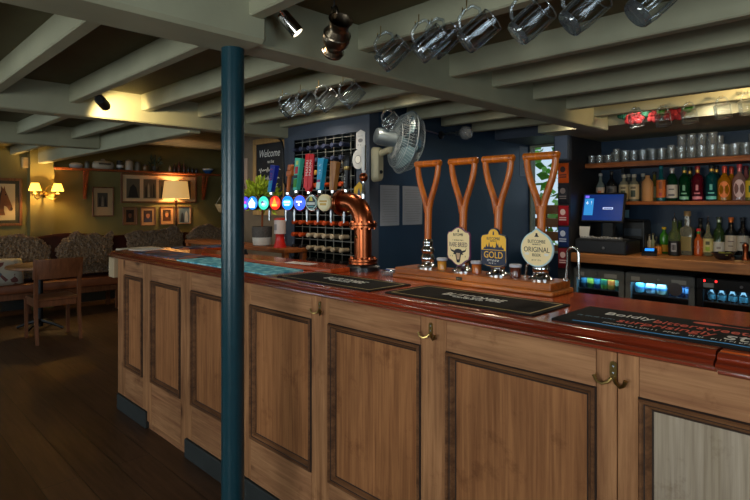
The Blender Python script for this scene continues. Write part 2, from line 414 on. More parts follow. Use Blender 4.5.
# beams and joists
def beam(x0, x1, y0, y1, z0, z1, label, nm='ceiling_beam', grp=None, bev=.008):
    return struct(B().box(x0, x1, y0, y1, z0, z1, bev), nm, PAINT, label, 'beam', False, grp)
bb = B().box(-1.9, -1.75, YF, 4.42, 2.05, ZC + .02, .008)
bb.box(-1.905, -1.69, YF, 1.13, 2.043, ZC + .02, .015)
struct(bb, 'ceiling_beam', PAINT, 'heavy painted beam meeting the top of the teal column', 'beam')
beam(-4.12, -3.97, YF, YR + .2, 2.05, 2.44, 'painted beam lit by the black spotlight')
beam(-6.3, -6.14, YF, 2.0, 2.05, 2.44, 'painted beam nearest the lounge wall')
beam(XL, -4.1, 2.0, 2.1, 2.03, 2.44, 'painted trimmer beam ending above the wall lamps')
def joists(x0, x1, ys, where, z=2.135):
    for i, y in enumerate(ys):
        w = .062 + R.uniform(-.004, .008)
        beam(x0, x1, y, y + w, z + R.uniform(-.006, .006), ZC + .02, '%s painted joist from the street side, in the bay %s' % (ORD[i], where), 'ceiling_joist', 'joists ' + where, .006)
joists(-1.76, XR, [-2.1, -1.5, -.9, -.3, .35, 1.05, 1.645, 2.31, 2.72, 3.2, 3.67, 4.13], 'right of the teal column')
joists(-3.98, -1.89, [-1.7, -1.1, -.5, .1, .65, 1.10, 1.57, 2.01, 2.44, 2.78], 'between the two long beams')
joists(XN, -1.89, [3.29, 3.74, 4.2], 'against the navy wall')
joists(-6.15, -4.11, [-1.6, -.8, 0., .62, 1.24, 1.72], 'before the lounge')
joists(XL, -6.29, [-1.6, -.8, 0., .7, 1.24, 1.70], 'over the lounge bench')

# windows: frame, bars and panes; daylight comes in through them
def window(n, axis, fixed, h, label, bars=3, power=0, col=(.82, .92, 1.), fw=.05):
    a0, a1, z0, z1 = h
    t = thing('window_%d' % n, label, 'window'); t['kind'] = 'structure'
    fb = B(); w = fw
    def bx(bld, p, q, u, v, d0=-.08, d1=.02):
        if axis == 'y': bld.box(p, q, fixed + d0, fixed + d1, u, v, .004)
        else: bld.box(fixed - d1, fixed - d0, p, q, u, v, .004)
    bx(fb, a0, a0 + w, z0, z1); bx(fb, a1 - w, a1, z0, z1); bx(fb, a0, a1, z0, z0 + w); bx(fb, a0, a1, z1 - w, z1)
    for i in range(1, bars):
        x = a0 + (a1 - a0) * i / bars; bx(fb, x - .015, x + .015, z0 + w, z1 - w, -.05, -.01)
    fb.make('window_frame', WHITE if axis == 'y' and fixed < 0 else PAINT, t, smooth=False)
    pb = B(); bx(pb, a0 + w, a1 - w, z0 + w, z1 - w, -.034, -.03); pb.make('pane', PANE, t, smooth=False)
    if power:
        L = bpy.data.lights.new('daylight', 'AREA'); L.shape = 'RECTANGLE'; L.size = a1 - a0 - .1; L.size_y = z1 - z0 - .1; L.energy = power; L.color = col
        o = bpy.data.objects.new('daylight', L); COL.objects.link(o)
        if axis == 'y': o.location = ((a0 + a1) / 2, fixed - .13, (z0 + z1) / 2); o.rotation_euler = (PI / 2, 0, 0)
        else: o.location = (fixed + .13, (a0 + a1) / 2, (z0 + z1) / 2); o.rotation_euler = (PI / 2, 0, PI / 2)
WINP = dict(w1=40, w2=34, w3=88, w4=36)
window(1, 'y', YF, WF[0], 'white street window nearest the lounge bench', 3, WINP['w1'], (.84, .92, 1.))
window(2, 'y', YF, WF[1], 'white street window facing the teal column', 3, WINP['w2'], (1., .94, .84))
window(3, 'y', YF, WF[2], 'white street window facing the beer pumps', 3, WINP['w3'], (1., .96, .92))
window(4, 'x', XR, WR[0], 'side window beyond the end of the bar', 3, WINP['w4'], (.86, .94, 1.))
window(5, 'y', YB + .09, BW, 'small back window with green leaves outside', 1, 0, fw=.015)

# greenery and a timber post seen through the small window
t = thing('garden_bush', 'leafy green bush seen through the small back window', 'bush', (-3.22, 6.25, 0))
B().tube([(0, 0, 0), (.02, 0, .8), (-.03, .02, 1.5)], [.03, .02, .008], 6).make('stem', SOIL, t)
lb = B()
for i in range(190):
    c = Vector((R.gauss(0, .3), R.gauss(0, .16), R.uniform(.5, 2.3)))
    a = Vector((R.gauss(0, 1), R.gauss(0, 1), R.gauss(-.4, .6))).normalized() * R.uniform(.12, .2)
    w = a.cross(Vector((R.gauss(0, 1), R.gauss(0, 1), R.gauss(0, 1)))).normalized() * a.length * .32
    lb.loops([[c, c + a * .5 + w, c + a, c + a * .5 - w]], True, False) if False else None
    vs = [lb.bm.verts.new(p) for p in (c, c + a * .4 + w, c + a, c + a * .4 - w)]; lb.bm.faces.new(vs)
lb.make('foliage', plain((120, 190, 60), .4), t)
t = thing('patio_bench', 'orange timber garden bench outside the small back window', 'bench', (-3.0, 5.70, 0))
b = B()
for z in (.9, 1.05, 1.2, 1.35): b.box(-.5, .5, 0, .03, z, z + .1, .005)
b.make('backrest', plain((214, 130, 60), .5), t)
B().box(-.5, .5, -.3, .02, .78, .82, .005).make('seat', plain((214, 130, 60), .5), t)
for x in (-.48, .43):
    for y in (-.3, .0): B().box(x, x + .05, y, y + .05, 0, .8, .004).make('leg', plain((190, 112, 52), .5), t)
struct(B().box(-9, 3, 5.4, 14, -.08, -.02), 'ground', plain((120, 120, 104), .8), 'pale ground outside the back window', 'ground')

# ============================== teal column ==============================================
t = thing('iron_column', 'teal painted iron column standing in front of the bar', 'column', (-1.835, 1.07, 0))
B().lathe([(.044, .06), (.0425, .1), (.0425, 2.0), (.0425, 2.045)], seg=32).make('shaft', TEAL, t)
B().lathe([(.08, 0), (.08, .02), (.06, .035), (.052, .06), (.044, .075)], seg=32).make('base', TEAL, t)

# ============================== the bar ==================================================
YP = 1.43
GROOVE_SHADE = mat('groove_shade', (46, 30, 20), .8, var=.4, scale=18)  # dark strips painted as shadow lines along the panel mouldings
t = thing('bar_counter', 'long pine bar front of framed panels under the red mahogany top', 'bar counter', (0, 0, 0))
XE = 1.3
B().box(-4.0, XE, YP + .03, YP + .06, .11, 1.074).box(-4.0, -3.96, YP + .06, 2.22, 0, 1.074).make('carcass', PANEL, t, smooth=False)
pan = [(-3.89, -3.59), (-3.45, -3.04), (-2.90, -2.41), (-2.285, -1.812), (-1.695, -1.208), (-1.095, -.600), (-.49, .02), (.13, .66), (.75, 1.22)]
ZT, ZBt = .965, .318
edges = [-4.03] + [x for p in pan for x in p] + [XE]
seams = [-3.52, -2.97, -2.345, -.545]
for i in range(0, len(edges), 2):           # stiles
    a, c = edges[i], edges[i + 1]
    cuts = [a] + [q for q in seams if a + .02 < q < c - .02] + [c]
    for p, q in zip(cuts, cuts[1:]):
        B().box(p + .0012, q - .0012, YP, YP + .03, .112 if not -3.52 < (p + q) / 2 < -2.97 else .05, 1.074, .002).make('stile', PINE, t, smooth=False)
for i, (a, c) in enumerate(pan):
    B().box(a, c, YP, YP + .03, ZT, 1.074, .001).make('top_rail', PINEH, t, smooth=False)
    B().box(a, c, YP, YP + .03, .05 if i == 1 else .112, ZBt, .001).make('bottom_rail', PINEH, t, smooth=False)
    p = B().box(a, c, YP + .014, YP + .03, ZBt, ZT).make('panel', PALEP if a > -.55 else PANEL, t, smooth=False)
    rings = []
    for o, y in ((0, .002), (0, -.010), (.004, -.014), (.009, -.012), (.012, -.004), (.016, -.002), (.020, .003), (.025, .012), (.027, .0145)):
        rings.append([(a + o, YP + y, ZBt + o), (c - o, YP + y, ZBt + o), (c - o, YP + y, ZT - o), (a + o, YP + y, ZT - o)])
    B().loops(rings, True, False).make('panel_moulding', MOULD, p, smooth=False)
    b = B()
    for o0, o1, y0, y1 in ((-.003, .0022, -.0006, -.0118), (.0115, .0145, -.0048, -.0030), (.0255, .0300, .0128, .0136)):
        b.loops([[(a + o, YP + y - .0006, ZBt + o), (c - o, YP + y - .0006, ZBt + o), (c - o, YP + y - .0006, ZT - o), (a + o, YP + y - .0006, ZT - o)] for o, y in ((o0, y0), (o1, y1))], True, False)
    b.make('moulding_shade', GROOVE_SHADE, p, smooth=False)
for a, c in ((-4.02, -3.52), (-2.97, XE)):
    B().box(a, c, YP - .012, YP + .03, 0, .108, .004).make('plinth', PLINTH, t, smooth=False)
B().box(-3.52, -2.97, YP + .012, YP + .04, 0, .05, .003).make('plinth', PINEH, t, smooth=False)
# cream corbel at the far end
B().box(-4.13, -4.032, 1.40, 1.50, .93, 1.073, .006).make('end_bracket', plain((176, 154, 122), .6), t, smooth=False)
B().box(-4.33, -4.10, 1.52, 1.80, 1.09, 1.118, .004).make('end_ledge', plain((210, 200, 180), .6), t, smooth=False)

# the top: slab, moulded nosing and the joint at the flap
t = thing('bar_worktop', 'red mahogany bar top with moulded nosing under the runners and pumps', 'bar top')
XJ = -.315
sl = B().box(-4.03, XJ, 1.405, 1.955, 1.085, 1.125, .003).box(-4.03, -3.76, 1.9555, 2.25, 1.085, 1.125, .003)
sl.make('slab', TOPW, t, smooth=False)
prof = [(.0, 1.075), (.03, 1.075), (.036, 1.080), (.034, 1.085), (.046, 1.088), (.056, 1.093), (.060, 1.099), (.056, 1.105), (.044, 1.108), (.040, 1.111), (.041, 1.116), (.038, 1.121), (.031, 1.1245), (.024, 1.1249), (0, 1.1249)]
def nose(x_end, ps=prof, dz=0., corner=True, x_start=None):
    cols = []
    for o, z in ps:
        z += dz
        if corner: cols.append([(x_end, YP - o, z), (-4.02 - .7 * o, YP - o, z), (-4.03 - o, YP + .01 - .7 * o, z), (-4.03 - o, 2.25, z)])
        else: cols.append([(x_end, YP - o, z), (x_start, YP - o, z)])
    rings = [[c[k] for c in cols] for k in range(len(cols[0]))]
    return B().loops(rings, True, True)
nose(XJ).make('edge_moulding', NOSE, t)
t = thing('counter_flap', 'mahogany flap at the near end of the bar top', 'counter flap')
B().box(XJ + .004, 1.3, 1.405, 1.955, 1.083, 1.124, .003).make('slab', TOPW, t, smooth=False)
nose(1.3, [(o + .004, z) for o, z in prof], -.004, False, XJ + .004).make('edge_moulding', NOSE, t)

# coat hooks on the rail
def hook(label, x, z=1.012, big=1.):
    t = thing('coat_hook', label, 'hook', (x, YP, z))
    m = Matrix.Scale(big, 4)
    B(m).prism(rrect(.016, .042, .0075), 0, .003, basis((1, 0, 0), (0, 0, 1), (0, 0, .008))).make('plate', BRASS, t)
    for s in (-1, 1):
        B(m).tube([(s * .002, -.006, -.008), (s * .010, -.010, -.019), (s * .021, -.018, -.023), (s * .031, -.023, -.017), (s * .036, -.024, -.004)], [.0045, .0042, .0038, .0036, .005], 8).make('prong', BRASS, t)
    B(m).ball((0, -.003, .018), (.003, .002, .003), 8, 6).ball((0, -.003, .002), (.003, .002, .003), 8, 6).make('screw', STEEL, t)
hook('dull brass coat hook under the runner with the small crest', XY(320, YP), 1.02)
hook('brass coat hook between the two large middle panels', XY(431, YP), 1.022)
hook('largest brass coat hook, on the seam nearest the flap', XY(613.5, YP), 1.012, 1.12)

# bar runners and sheets lying on the top
def runner(label, x0, x1, y0, y1, mt, cat='bar mat', h=.004, border=True, name='bar_mat', z=1.125, rz=0):
    t = thing(name, label, cat, ((x0 + x1) / 2, (y0 + y1) / 2, z), rz)
    w, d = x1 - x0, y1 - y0
    B().prism(rrect(w, d, .008), 0, h).make('mat_body', mt, t, smooth=False)
    if border:
        rings = [[(x, y, h + .0004) for x, y in rrect(w - q, d - q, .004)] for q in (.034, .048)]
        B().loops(rings, True, False).make('gold_border', GOLDINK, t, smooth=False)
    return t
t = runner('black runner with a gold border, left of the one before the pumps', -2.04, -1.44, 1.408, 1.65, RUBBER)
text('lettering', 'BUTCOMBE', WHITE, t, FLAT((.02, .014, .004)), .24, .05); text('lettering', 'BREWING CO', WHITE, t, FLAT((.02, -.022, .004)), .12, .014)
B().loops([[(x, y, .0044) for x, y in ell(.03, .014, 20, (.02, .047))]], True, True).make('crest', WHITE, t, smooth=False) if False else None
t = runner('black runner with a gold border, directly before the beer pumps', -1.385, -.785, 1.432, 1.68, RUBBER)
text('lettering', 'BUTCOMBE', WHITE, t, FLAT((0, .014, .004)), .24, .05); text('lettering', 'BREWING CO', WHITE, t, FLAT((0, -.022, .004)), .12, .014)
t = runner('black runner printed with red and white slogan, nearest the flap', -.73, -.02, 1.432, 1.695, RUBBER, border=False)
RED = plain((206, 74, 46), .5, var=0)
text('lettering', 'Boldly', WHITE, t, FLAT((-.205, .05, .004)), .13, .05)
text('lettering', 'bittersweet,', RED, t, FLAT((-.02, .035, .004)), .225, .05)
text('lettering', 'surprisingly', RED, t, FLAT((-.09, -.028, .004)), .235, .055)
text('lettering', 'st', WHITE, t, FLAT((.075, -.03, .004)), .05, .055)
scribble('small_print', WHITE, t, FLAT((-.02, -.075, .004)), .42, .012, 44)
scribble('small_print', plain((90, 130, 150), .5, var=0), t, FLAT((-.27, -.02, .004)), .11, .012, 14)
B().prism([(-.02 + .035 * math.cos(a), .10 + .014 * math.sin(a)) for a in [i * PI / 8 for i in range(16)]], .004, .0045).box(.0, .14, .098, .101, .004, .0045).make('orange_slice_print', RED, t, smooth=False)
B().tube([(-.3 + .06 * i, -.11 + .006 * math.sin(i * 1.3), .0043) for i in range(11)], .0016, 5).make('blue_line', plain((60, 120, 160), .5, var=0), t)
# teal towel with a mottled print
m, nt, bs = newmat('teal_print')
tc = nt.nodes.new('ShaderNodeTexCoord'); n = nt.nodes.new('ShaderNodeTexNoise'); n.inputs['Scale'].default_value = 22; n.inputs['Detail'].default_value = 4
rp = nt.nodes.new('ShaderNodeValToRGB'); rp.color_ramp.elements[0].position = .42; rp.color_ramp.elements[1].position = .62
rp.color_ramp.elements[0].color = srgb(30, 150, 180); rp.color_ramp.elements[1].color = srgb(150, 222, 228)
nt.links.new(tc.outputs['Object'], n.inputs['Vector']); nt.links.new(n.outputs['Fac'], rp.inputs['Fac']); nt.links.new(rp.outputs['Color'], bs.inputs['Base Color']); bs.inputs['Roughness'].default_value = .7
t = runner('turquoise printed bar towel lying behind the teal column', -3.06, -2.13, 1.412, 1.635, m, 'bar towel', .005, False, 'bar_towel')
mm, nt, bs = newmat('magazine_print')
tc = nt.nodes.new('ShaderNodeTexCoord'); n = nt.nodes.new('ShaderNodeTexVoronoi'); n.inputs['Scale'].default_value = 16
rp = nt.nodes.new('ShaderNodeValToRGB'); e = rp.color_ramp.elements; rp.color_ramp.interpolation = 'CONSTANT'
e[0].position = 0; e[0].color = srgb(26, 36, 64); e[1].position = .55; e[1].color = srgb(150, 84, 60); e.new(.3).color = srgb(60, 82, 120); e.new(.75).color = srgb(24, 30, 44)
nt.links.new(tc.outputs['Object'], n.inputs['Vector']); nt.links.new(n.outputs['Color'], rp.inputs['Fac']); nt.links.new(rp.outputs['Color'], bs.inputs['Base Color'])
runner('dark blue patterned runner on the bar top left of the turquoise towel', -3.78, -3.1, 1.44, 1.66, mm, h=.005, border=False)
runner('dark blue patterned runner along the far return of the bar top', -4.0, -3.80, 1.80, 2.2, mm, h=.005, border=False)
t = thing('menu_sheet', 'pale menu sheet at the far corner of the bar top', 'menu', (-3.98, 1.62, 1.125), .3)
B().box(-.075, .075, -.1, .1, 0, .003).make('sheet', PAPER, t, smooth=False)
# raised board behind the runners
t = thing('raised_board', 'thin mahogany board lying along the back of the bar top', 'board', (-2.6, 1.716, 1.125))
B().box(-.62, .65, -.062, .062, 0, .022, .003).make('board', TOPW, t, smooth=False)
t = thing('leaflet', 'white folded leaflet lying on the thin mahogany board', 'leaflet', (XY(302, 1.72), 1.715, 1.147), .15)
B().box(-.09, .09, -.03, .03, 0, .0015).make('front_page', PAPER, t, smooth=False)
B().prism([(-.05, -.012), (.04, -.014), (.045, .012), (-.045, .014)], .0015, .0019).make('printed_patch', plain((150, 132, 120)), t, smooth=False)
# ============================== beer engine and pumps ====================================
ZB = 1.125
t = thing('beer_engine', 'varnished oak plinth carrying the four wooden beer pumps', 'beer engine', (-1.285, 1.865, ZB))
B().box(-.385, .385, -.085, .085, 0, .018, .004).make('base_moulding', OAK, t, smooth=False)
B().box(-.375, .375, -.078, .078, .018, .046, .004, seg=2).make('top_board', OAK, t, smooth=False)
q = B().box(-.014, .014, -.0815, -.077, .021, .033, .001).make('name_plate', BLACK, t, loc=(-.02, 0, 0))
scribble('lettering', GOLDINK, q, FRONT((0, -.0815, .027)), .022, .005, 5)
ZP = ZB + .046
def pump(label, x, badge):
    K = .80
    t = thing('beer_pump', label, 'beer pump', (x, 1.865, ZP))
    B().lathe([(.048, 0), (.048, .006), (.040, .010), (.030, .016), (.026, .026), (.030, .032), (.032, .046), (.027, .056), (.024, .064), (.029, .072), (.029, .084), (.023, .092), (.020, .104), (.023, .112), (.020, .122), (.016, .128)], seg=28).make('chrome_base', CHROME, t)
    h = B()
    h.tube([(0, 0, .125), (.001, 0, .2), (.002, 0, .25), (.003, 0, .275)], [.0155, .016, .017, .018], 14)
    for s in (-1, 1):
        h.tube([(s * .005, 0, .245), (s * .010, 0, .275), (s * .018, 0, .305), (s * .031, 0, .34), (s * .044, 0, .375), (s * .053, 0, .41), (s * .057, 0, .438), (s * .058, 0, .462)], [.0135, .0135, .0135, .0132, .013, .0128, .0125, .0125], 12)
    h.make('handle', HANDLE, t)
    g = B().tube([(-.072, 0, .461), (-.069, 0, .462), (.069, 0, .462), (.072, 0, .461)], [.010, .0148, .0148, .010], 14).make('grip_bar', HANDLE, t)
    B().ball((-.058, -.014, .464), .0026, 8, 6).ball((.058, -.014, .464), .0026, 8, 6).make('peg', IRON, g)
    if badge:
        before = set(t.children); badge(t)
        for o in set(t.children) - before: o.scale = (KB[badge.__name__][0], 1, KB[badge.__name__][1]); o.location.z = KB[badge.__name__][2]
    return t
KB = {'badge_rare': (.80, .98, .004), 'badge_gold': (.80, 1., 0), 'badge_original': (.78, .78, .024)}
INK = plain((30, 28, 40), .5, var=0); NAVYINK = plain((22, 34, 62), .4, var=0); YEL = plain((236, 180, 30), .35, var=0)
def outline(poly, s): return [(x * s, y * s) for x, y in poly]
def plate(t, poly, cz, mt, rim, m2=.93, y=-.024):
    p = B().prism(poly, 0, .008, FRONT((0, y, cz))).make('badge', rim, t, smooth=False)
    B().prism(outline(poly, m2), .008, .0095, FRONT((0, y, cz))).make('badge_face', mt, p, smooth=False)
    return p
def flat(nm, poly, mt, p, cz, y=-.0335, h=.0006): return B().prism(poly, 0, h, FRONT((0, y, cz))).make(nm, mt, p, smooth=False)
def badge_rare(t):
    cz = .105
    poly = [(-.066, -.055), (-.045, -.062), (-.02, -.078), (0, -.084), (.02, -.078), (.045, -.062), (.066, -.055), (.072, -.04), (.072, .05), (.064, .062), (.045, .064), (.02, .078), (0, .084), (-.02, .078), (-.045, .064), (-.064, .062), (-.072, .05), (-.072, -.04)]
    p = plate(t, poly, cz, CREAM, plain((112, 56, 92), .4, var=0), .94)
    y = -.0335
    text('lettering', 'BUTCOMBE', INK, p, FRONT((0, y, cz + .05)), .062, .011)
    scribble('lettering', INK, p, FRONT((0, y, cz + .027)), .07, .006, 14)
    text('lettering', 'RARE BREED', plain((70, 32, 62), .5, var=0), p, FRONT((0, y, cz + .008)), .112, .019)
    scribble('lettering', INK, p, FRONT((-.045, y, cz - .04)), .022, .007, 4); scribble('lettering', INK, p, FRONT((.045, y, cz - .04)), .02, .007, 3)
    bull = [(-.052, -.004), (-.044, -.014), (-.024, -.018), (-.016, -.012), (0, -.010), (.016, -.012), (.024, -.018), (.044, -.014), (.052, -.004), (.046, -.020), (.026, -.027), (.034, -.034), (.018, -.034), (.012, -.058), (.008, -.068), (-.008, -.068), (-.012, -.058), (-.018, -.034), (-.034, -.034), (-.026, -.027), (-.046, -.020)]
    flat('bull_head', bull, INK, p, cz)
    flat('bull_face', [(-.012, -.028), (.012, -.028), (.007, -.055), (-.007, -.055)], plain((190, 160, 130), .5, var=0), p, cz, -.0341)
    flat('tower_mark', [(-.004, .06), (.004, .06), (.003, .072), (-.003, .072)], INK, p, cz)
def badge_gold(t):
    cz = .105
    top = [(.03 * math.cos(a), .062 + .022 * math.sin(a)) for a in [PI * i / 10 for i in range(11)]]
    poly = [(.07, -.06), (.074, -.05), (.074, .045), (.066, .056), (.04, .06)] + top + [(-.04, .06), (-.066, .056), (-.074, .045), (-.074, -.05), (-.07, -.06), (-.04, -.07), (0, -.073), (.04, -.07)]
    p = plate(t, poly, cz, YEL, NAVYINK, .94)
    y = -.0335
    flat('navy_field', [(-.068, -.056), (-.04, -.064), (0, -.067), (.04, -.064), (.068, -.056), (.069, -.004), (-.069, -.004)], NAVYINK, p, cz)
    text('lettering', 'GOLD', YEL, p, FRONT((0, y - .0006, cz - .022)), .106, .026)
    scribble('lettering', WHITE, p, FRONT((0, y - .0006, cz - .044)), .07, .008, 10); scribble('lettering', WHITE, p, FRONT((0, y - .0006, cz - .055)), .05, .006, 9)
    text('lettering', 'BUTCOMBE', NAVYINK, p, FRONT((0, y, cz + .042)), .075, .011); text('lettering', 'BREWING CO', NAVYINK, p, FRONT((0, y, cz + .032)), .035, .005)
    sky = [(-.06, -.002)]
    for x, h in ((-.05, .008), (-.04, .02), (-.032, .012), (-.024, .028), (-.018, .012), (-.006, .016), (.002, .008), (.012, .010), (.018, .030), (.026, .024), (.034, .012), (.044, .018), (.054, .008)):
        sky += [(x - .003, h * .6), (x, h), (x + .003, h * .6)]
    flat('skyline', sky + [(.06, -.002)], NAVYINK, p, cz)
    flat('tower_mark', [(-.004, .056), (.004, .056), (.003, .07), (-.003, .07)], NAVYINK, p, cz)
def badge_original(t):
    cz = .118
    poly = ell(.084, .084, 40) ; poly = [(x, y + (.016 * math.exp(-(x / .016) ** 2) if y > 0 else 0)) for x, y in poly]
    p = plate(t, poly, cz, CREAM, plain((176, 208, 216), .35, var=0), .93)
    y = -.0335
    text('lettering', 'BUTCOMBE', INK, p, FRONT((0, y, cz + .036)), .09, .016); text('lettering', 'BREWING CO', INK, p, FRONT((0, y, cz + .022)), .045, .006)
    text('lettering', 'ORIGINAL', INK, p, FRONT((0, y, cz - .002)), .132, .024)
    text('lettering', 'BEER', INK, p, FRONT((0, y, cz - .028)), .044, .013); scribble('lettering', INK, p, FRONT((0, y, cz - .052)), .05, .007, 8)
    flat('tower_mark', [(-.012, .058), (.012, .058), (.006, .066), (.004, .076), (-.004, .076), (-.006, .066)], INK, p, cz)
    for s in (-1, 1): flat('cloud_mark', ell(.012, .006, 14, (s * .05, -.024)), WHITE, p, cz)
pump('wooden handled beer pump without a badge, showing its whole chrome base', XY(428, 1.865), None)
pump('wooden handled beer pump with the cream bull head badge', XY(463, 1.865), badge_rare)
pump('wooden handled beer pump with the yellow and navy badge', XY(498, 1.865), badge_gold)
pump('wooden handled beer pump with the round cream badge', XY(541, 1.865), badge_original)

def beer_jar(label, u, c, y=1.845):
    t = thing('sample_jar', label, 'jar', (XY(u, y), y, ZP))
    B().lathe([(.016, 0), (.0195, .004), (.0195, .036), (.018, .039)], seg=20).make('beer', plain(c, .15, coat=.5), t)
    B().lathe([(.0215, 0), (.0215, .041)], seg=20, cap=False).make('glass', GLASS, t)
    B().lathe([(.0225, .041), (.0232, .043), (.0232, .049), (.021, .052)], seg=20).make('lid', plain((176, 176, 186), .5), t)
beer_jar('small lidded jar of golden beer between the plain pump and the bull badge', 442, (214, 140, 40))
beer_jar('small lidded jar of amber beer between the bull badge and the yellow badge', 476.5, (190, 96, 30))
beer_jar('small lidded jar of dark beer between the yellow badge and the round badge', 515.5, (96, 40, 20))
def swan(label, u, y, h, w):
    t = thing('swan_neck_tap', label, 'tap', (XY(u, y), y, ZP))
    pts = [(-w / 2 - .006, 0, .0), (-w / 2, 0, h * .5)] + [(-w / 2 * math.cos(PI * k / 8), 0, h - w / 2 + w / 2 * math.sin(PI * k / 8)) for k in range(9)] + [(w / 2, 0, h * .5), (w / 2 + .002, 0, .012)]
    B().tube(pts, .0052, 10).make('pipe', CHROME, t)
    B().lathe([(.011, 0), (.011, .006), (.007, .01)], (-w / 2 - .006, 0, 0), 14).make('collar', CHROME, t)
swan('chrome swan neck spout at the right end of the oak plinth', 573, 1.90, .125, .042)
swan('small chrome spout half hidden behind the round cream badge', 530, 1.90, .055, .03)
t = thing('glass_dish', 'small glass dish with a badge, left of the oak plinth', 'dish', (XY(391, 1.82), 1.82, ZB))
B().lathe([(.038, 0), (.042, .004), (.046, .020), (.043, .020), (.038, .006), (0, .005)], seg=24, cap=False).make('dish', TGLASS, t)
b = B().lathe([(.034, .019), (.034, .024), (.03, .026)], (0, 0, 0), 24).make('badge_ring', CHROME, t)
B().prism([(.026 * math.cos(a), .026 * math.sin(a)) for a in [PI * i / 12 for i in range(13)]], .026, .0275).make('red_half', plain((200, 40, 40), .4, var=0), b, smooth=False)
B().prism([(.026 * math.cos(a), -.026 * math.sin(a)) for a in [PI * i / 12 for i in range(13)]][::-1], .026, .0275).make('blue_half', plain((40, 60, 140), .4, var=0), b, smooth=False)
B().box(-.026, .026, -.006, .006, .0275, .0285).make('white_band', WHITE, b, smooth=False)

# ============================== copper tap font ==========================================
FX, FY, FZ = -1.954, 1.87, 1.462
t = thing('copper_tap_font', 'copper pipe beer font with a row of lit badges and tap handles', 'beer font', (FX, FY, ZB))
dz = FZ - ZB
el = [(0, 0, dz - .098)] + [(-.098 + .098 * math.cos(a), 0, dz - .098 + .098 * math.sin(a)) for a in [PI / 2 * i / 10 for i in range(11)]]
B().tube([(0, 0, .02)] + [(0, 0, dz - .12)], .044, 24).make('standpipe', COPPER, t)
B().tube([(0, 0, dz - .12)] + el + [(-.14, 0, dz)], .051, 24).make('elbow', COPPER, t)
B().tube([(-.14, 0, dz), (-1.10, 0, dz)], .037, 24).make('cross_pipe', COPPER, t)
B().tube([(-1.10, 0, dz)] + [(-1.10 - .098 * math.sin(a), 0, dz - .098 + .098 * math.cos(a)) for a in [PI / 2 * i / 8 for i in range(9)]] + [(-1.198, 0, .02)], .040, 20).make('far_elbow', COPPER, t)
def flange(c, ax, r=.070):
    m = basis((0, 1, 0), (1, 0, 0), c) if ax == 'z' else basis((0, 1, 0), (0, 0, 1), c)
    f = B().lathe([(r, -.012), (r, -.002), (r - .006, 0), (r, .002), (r, .012)], seg=28, m=m).make('flange', COPPER, t)
    bb = B()
    for k in range(8):
        a = 2 * PI * k / 8 + .2
        bb.lathe([(.0065, -.021), (.0065, .021)], (r * .84 * math.cos(a), r * .84 * math.sin(a), 0), 6, m)
    bb.make('bolt', COPPER, f)
flange((0, 0, dz - .112), 'z'); flange((0, 0, .045), 'z', .072); flange((-.148, 0, dz), 'x')
B().lathe([(.085, 0), (.085, .018), (.07, .03), (.06, .034)], seg=30).make('base', BLACK, t)
B().lathe([(.07, 0), (.06, .034)], (-1.198, 0, 0), 30).make('base', BLACK, t)
B().ball((-.06, -.042, dz - .045), .009, 10, 8).ball((-.005, -.045, dz - .17), .008, 10, 8).make('knob', BRASS, t)
ROT = Matrix.Rotation(math.radians(14), 4, 'Z')
def lens(u, rim, face, lit, nm, marks):
    x = XY(u, FY - .05) - FX
    m = Matrix.Translation((x, -.03, dz)) @ ROT
    p = B().lathe([(.030, 0), (.040, .012), (.0445, .024), (.0445, .034), (.041, .037)], seg=28, m=m @ FRONT((0, 0, 0))).make('lens_housing', rim, t)
    fm = glow('lit_%s' % nm, face, lit) if lit else plain(face, .3)
    B().lathe([(.041, .034), (.040, .038), (.03, .041), (.012, .0428), (0, .043)], seg=28, m=m @ FRONT((0, 0, 0)), cap=False).make('lens_face', fm, p)
    for k, (poly, c) in enumerate(marks):
        mm = glow('lit_%s_%d' % (nm, k), c, lit) if lit else plain(c, .4, var=0)
        B().prism(poly, .0432, .0436 + .0003 * k, m @ FRONT((0, 0, 0))).make('lens_print', mm, p, smooth=False)
CF = COPPER
W_, CY = (235, 245, 255), (60, 190, 225)
band = lambda y, w=.028, h=.004: [(-w, y - h), (w, y - h), (w, y + h), (-w, y + h)]
lens(246.5, BLACK, (70, 60, 190), 1.1, 'violet', [(ell(.022, .012, 16, (0, -.018)), CY), (ell(.016, .008, 16, (0, .004)), (210, 60, 190))])
lens(254, BLACK, (40, 120, 220), 1.2, 'white_blue', [([(-.022, -.028), (.022, -.028), (.027, 0), (.012, .016), (0, .032), (-.012, .016), (-.027, 0)], W_)])
lens(265, BLACK, (60, 200, 170), 1.0, 'green', [(ell(.024, .018, 20, (.008, -.004)), (130, 230, 225)), (ell(.012, .009, 16, (-.002, .002)), (70, 60, 120)), (ell(.010, .007, 16, (.004, -.006)), W_)])
lens(276.5, BLACK, (225, 46, 26), 1.0, 'red', [([(-.022, -.022), (.022, -.022), (.014, .0), (0, .034), (-.014, 0)], (250, 150, 30)), (band(-.012, .02), (250, 200, 60))])
lens(289, CF, (20, 120, 225), 1.3, 'cyan', [(ell(.030, .018, 24, (0, .0)), (70, 200, 235)), (band(.006, .022), W_), (band(-.01, .018, .005), (190, 235, 250))])
lens(301, CF, (50, 90, 225), 1.2, 'blue', [([(-.028, .008), (-.01, .016), (.01, .016), (.028, .008), (.024, -.012), (0, -.024), (-.024, -.012)], (30, 60, 190)), (band(.006, .02), W_), (ell(.007, .007, 12, (0, -.010)), W_)])
octo = [(.040 * math.cos(PI / 8 + k * PI / 4), .040 * math.sin(PI / 8 + k * PI / 4)) for k in range(8)]
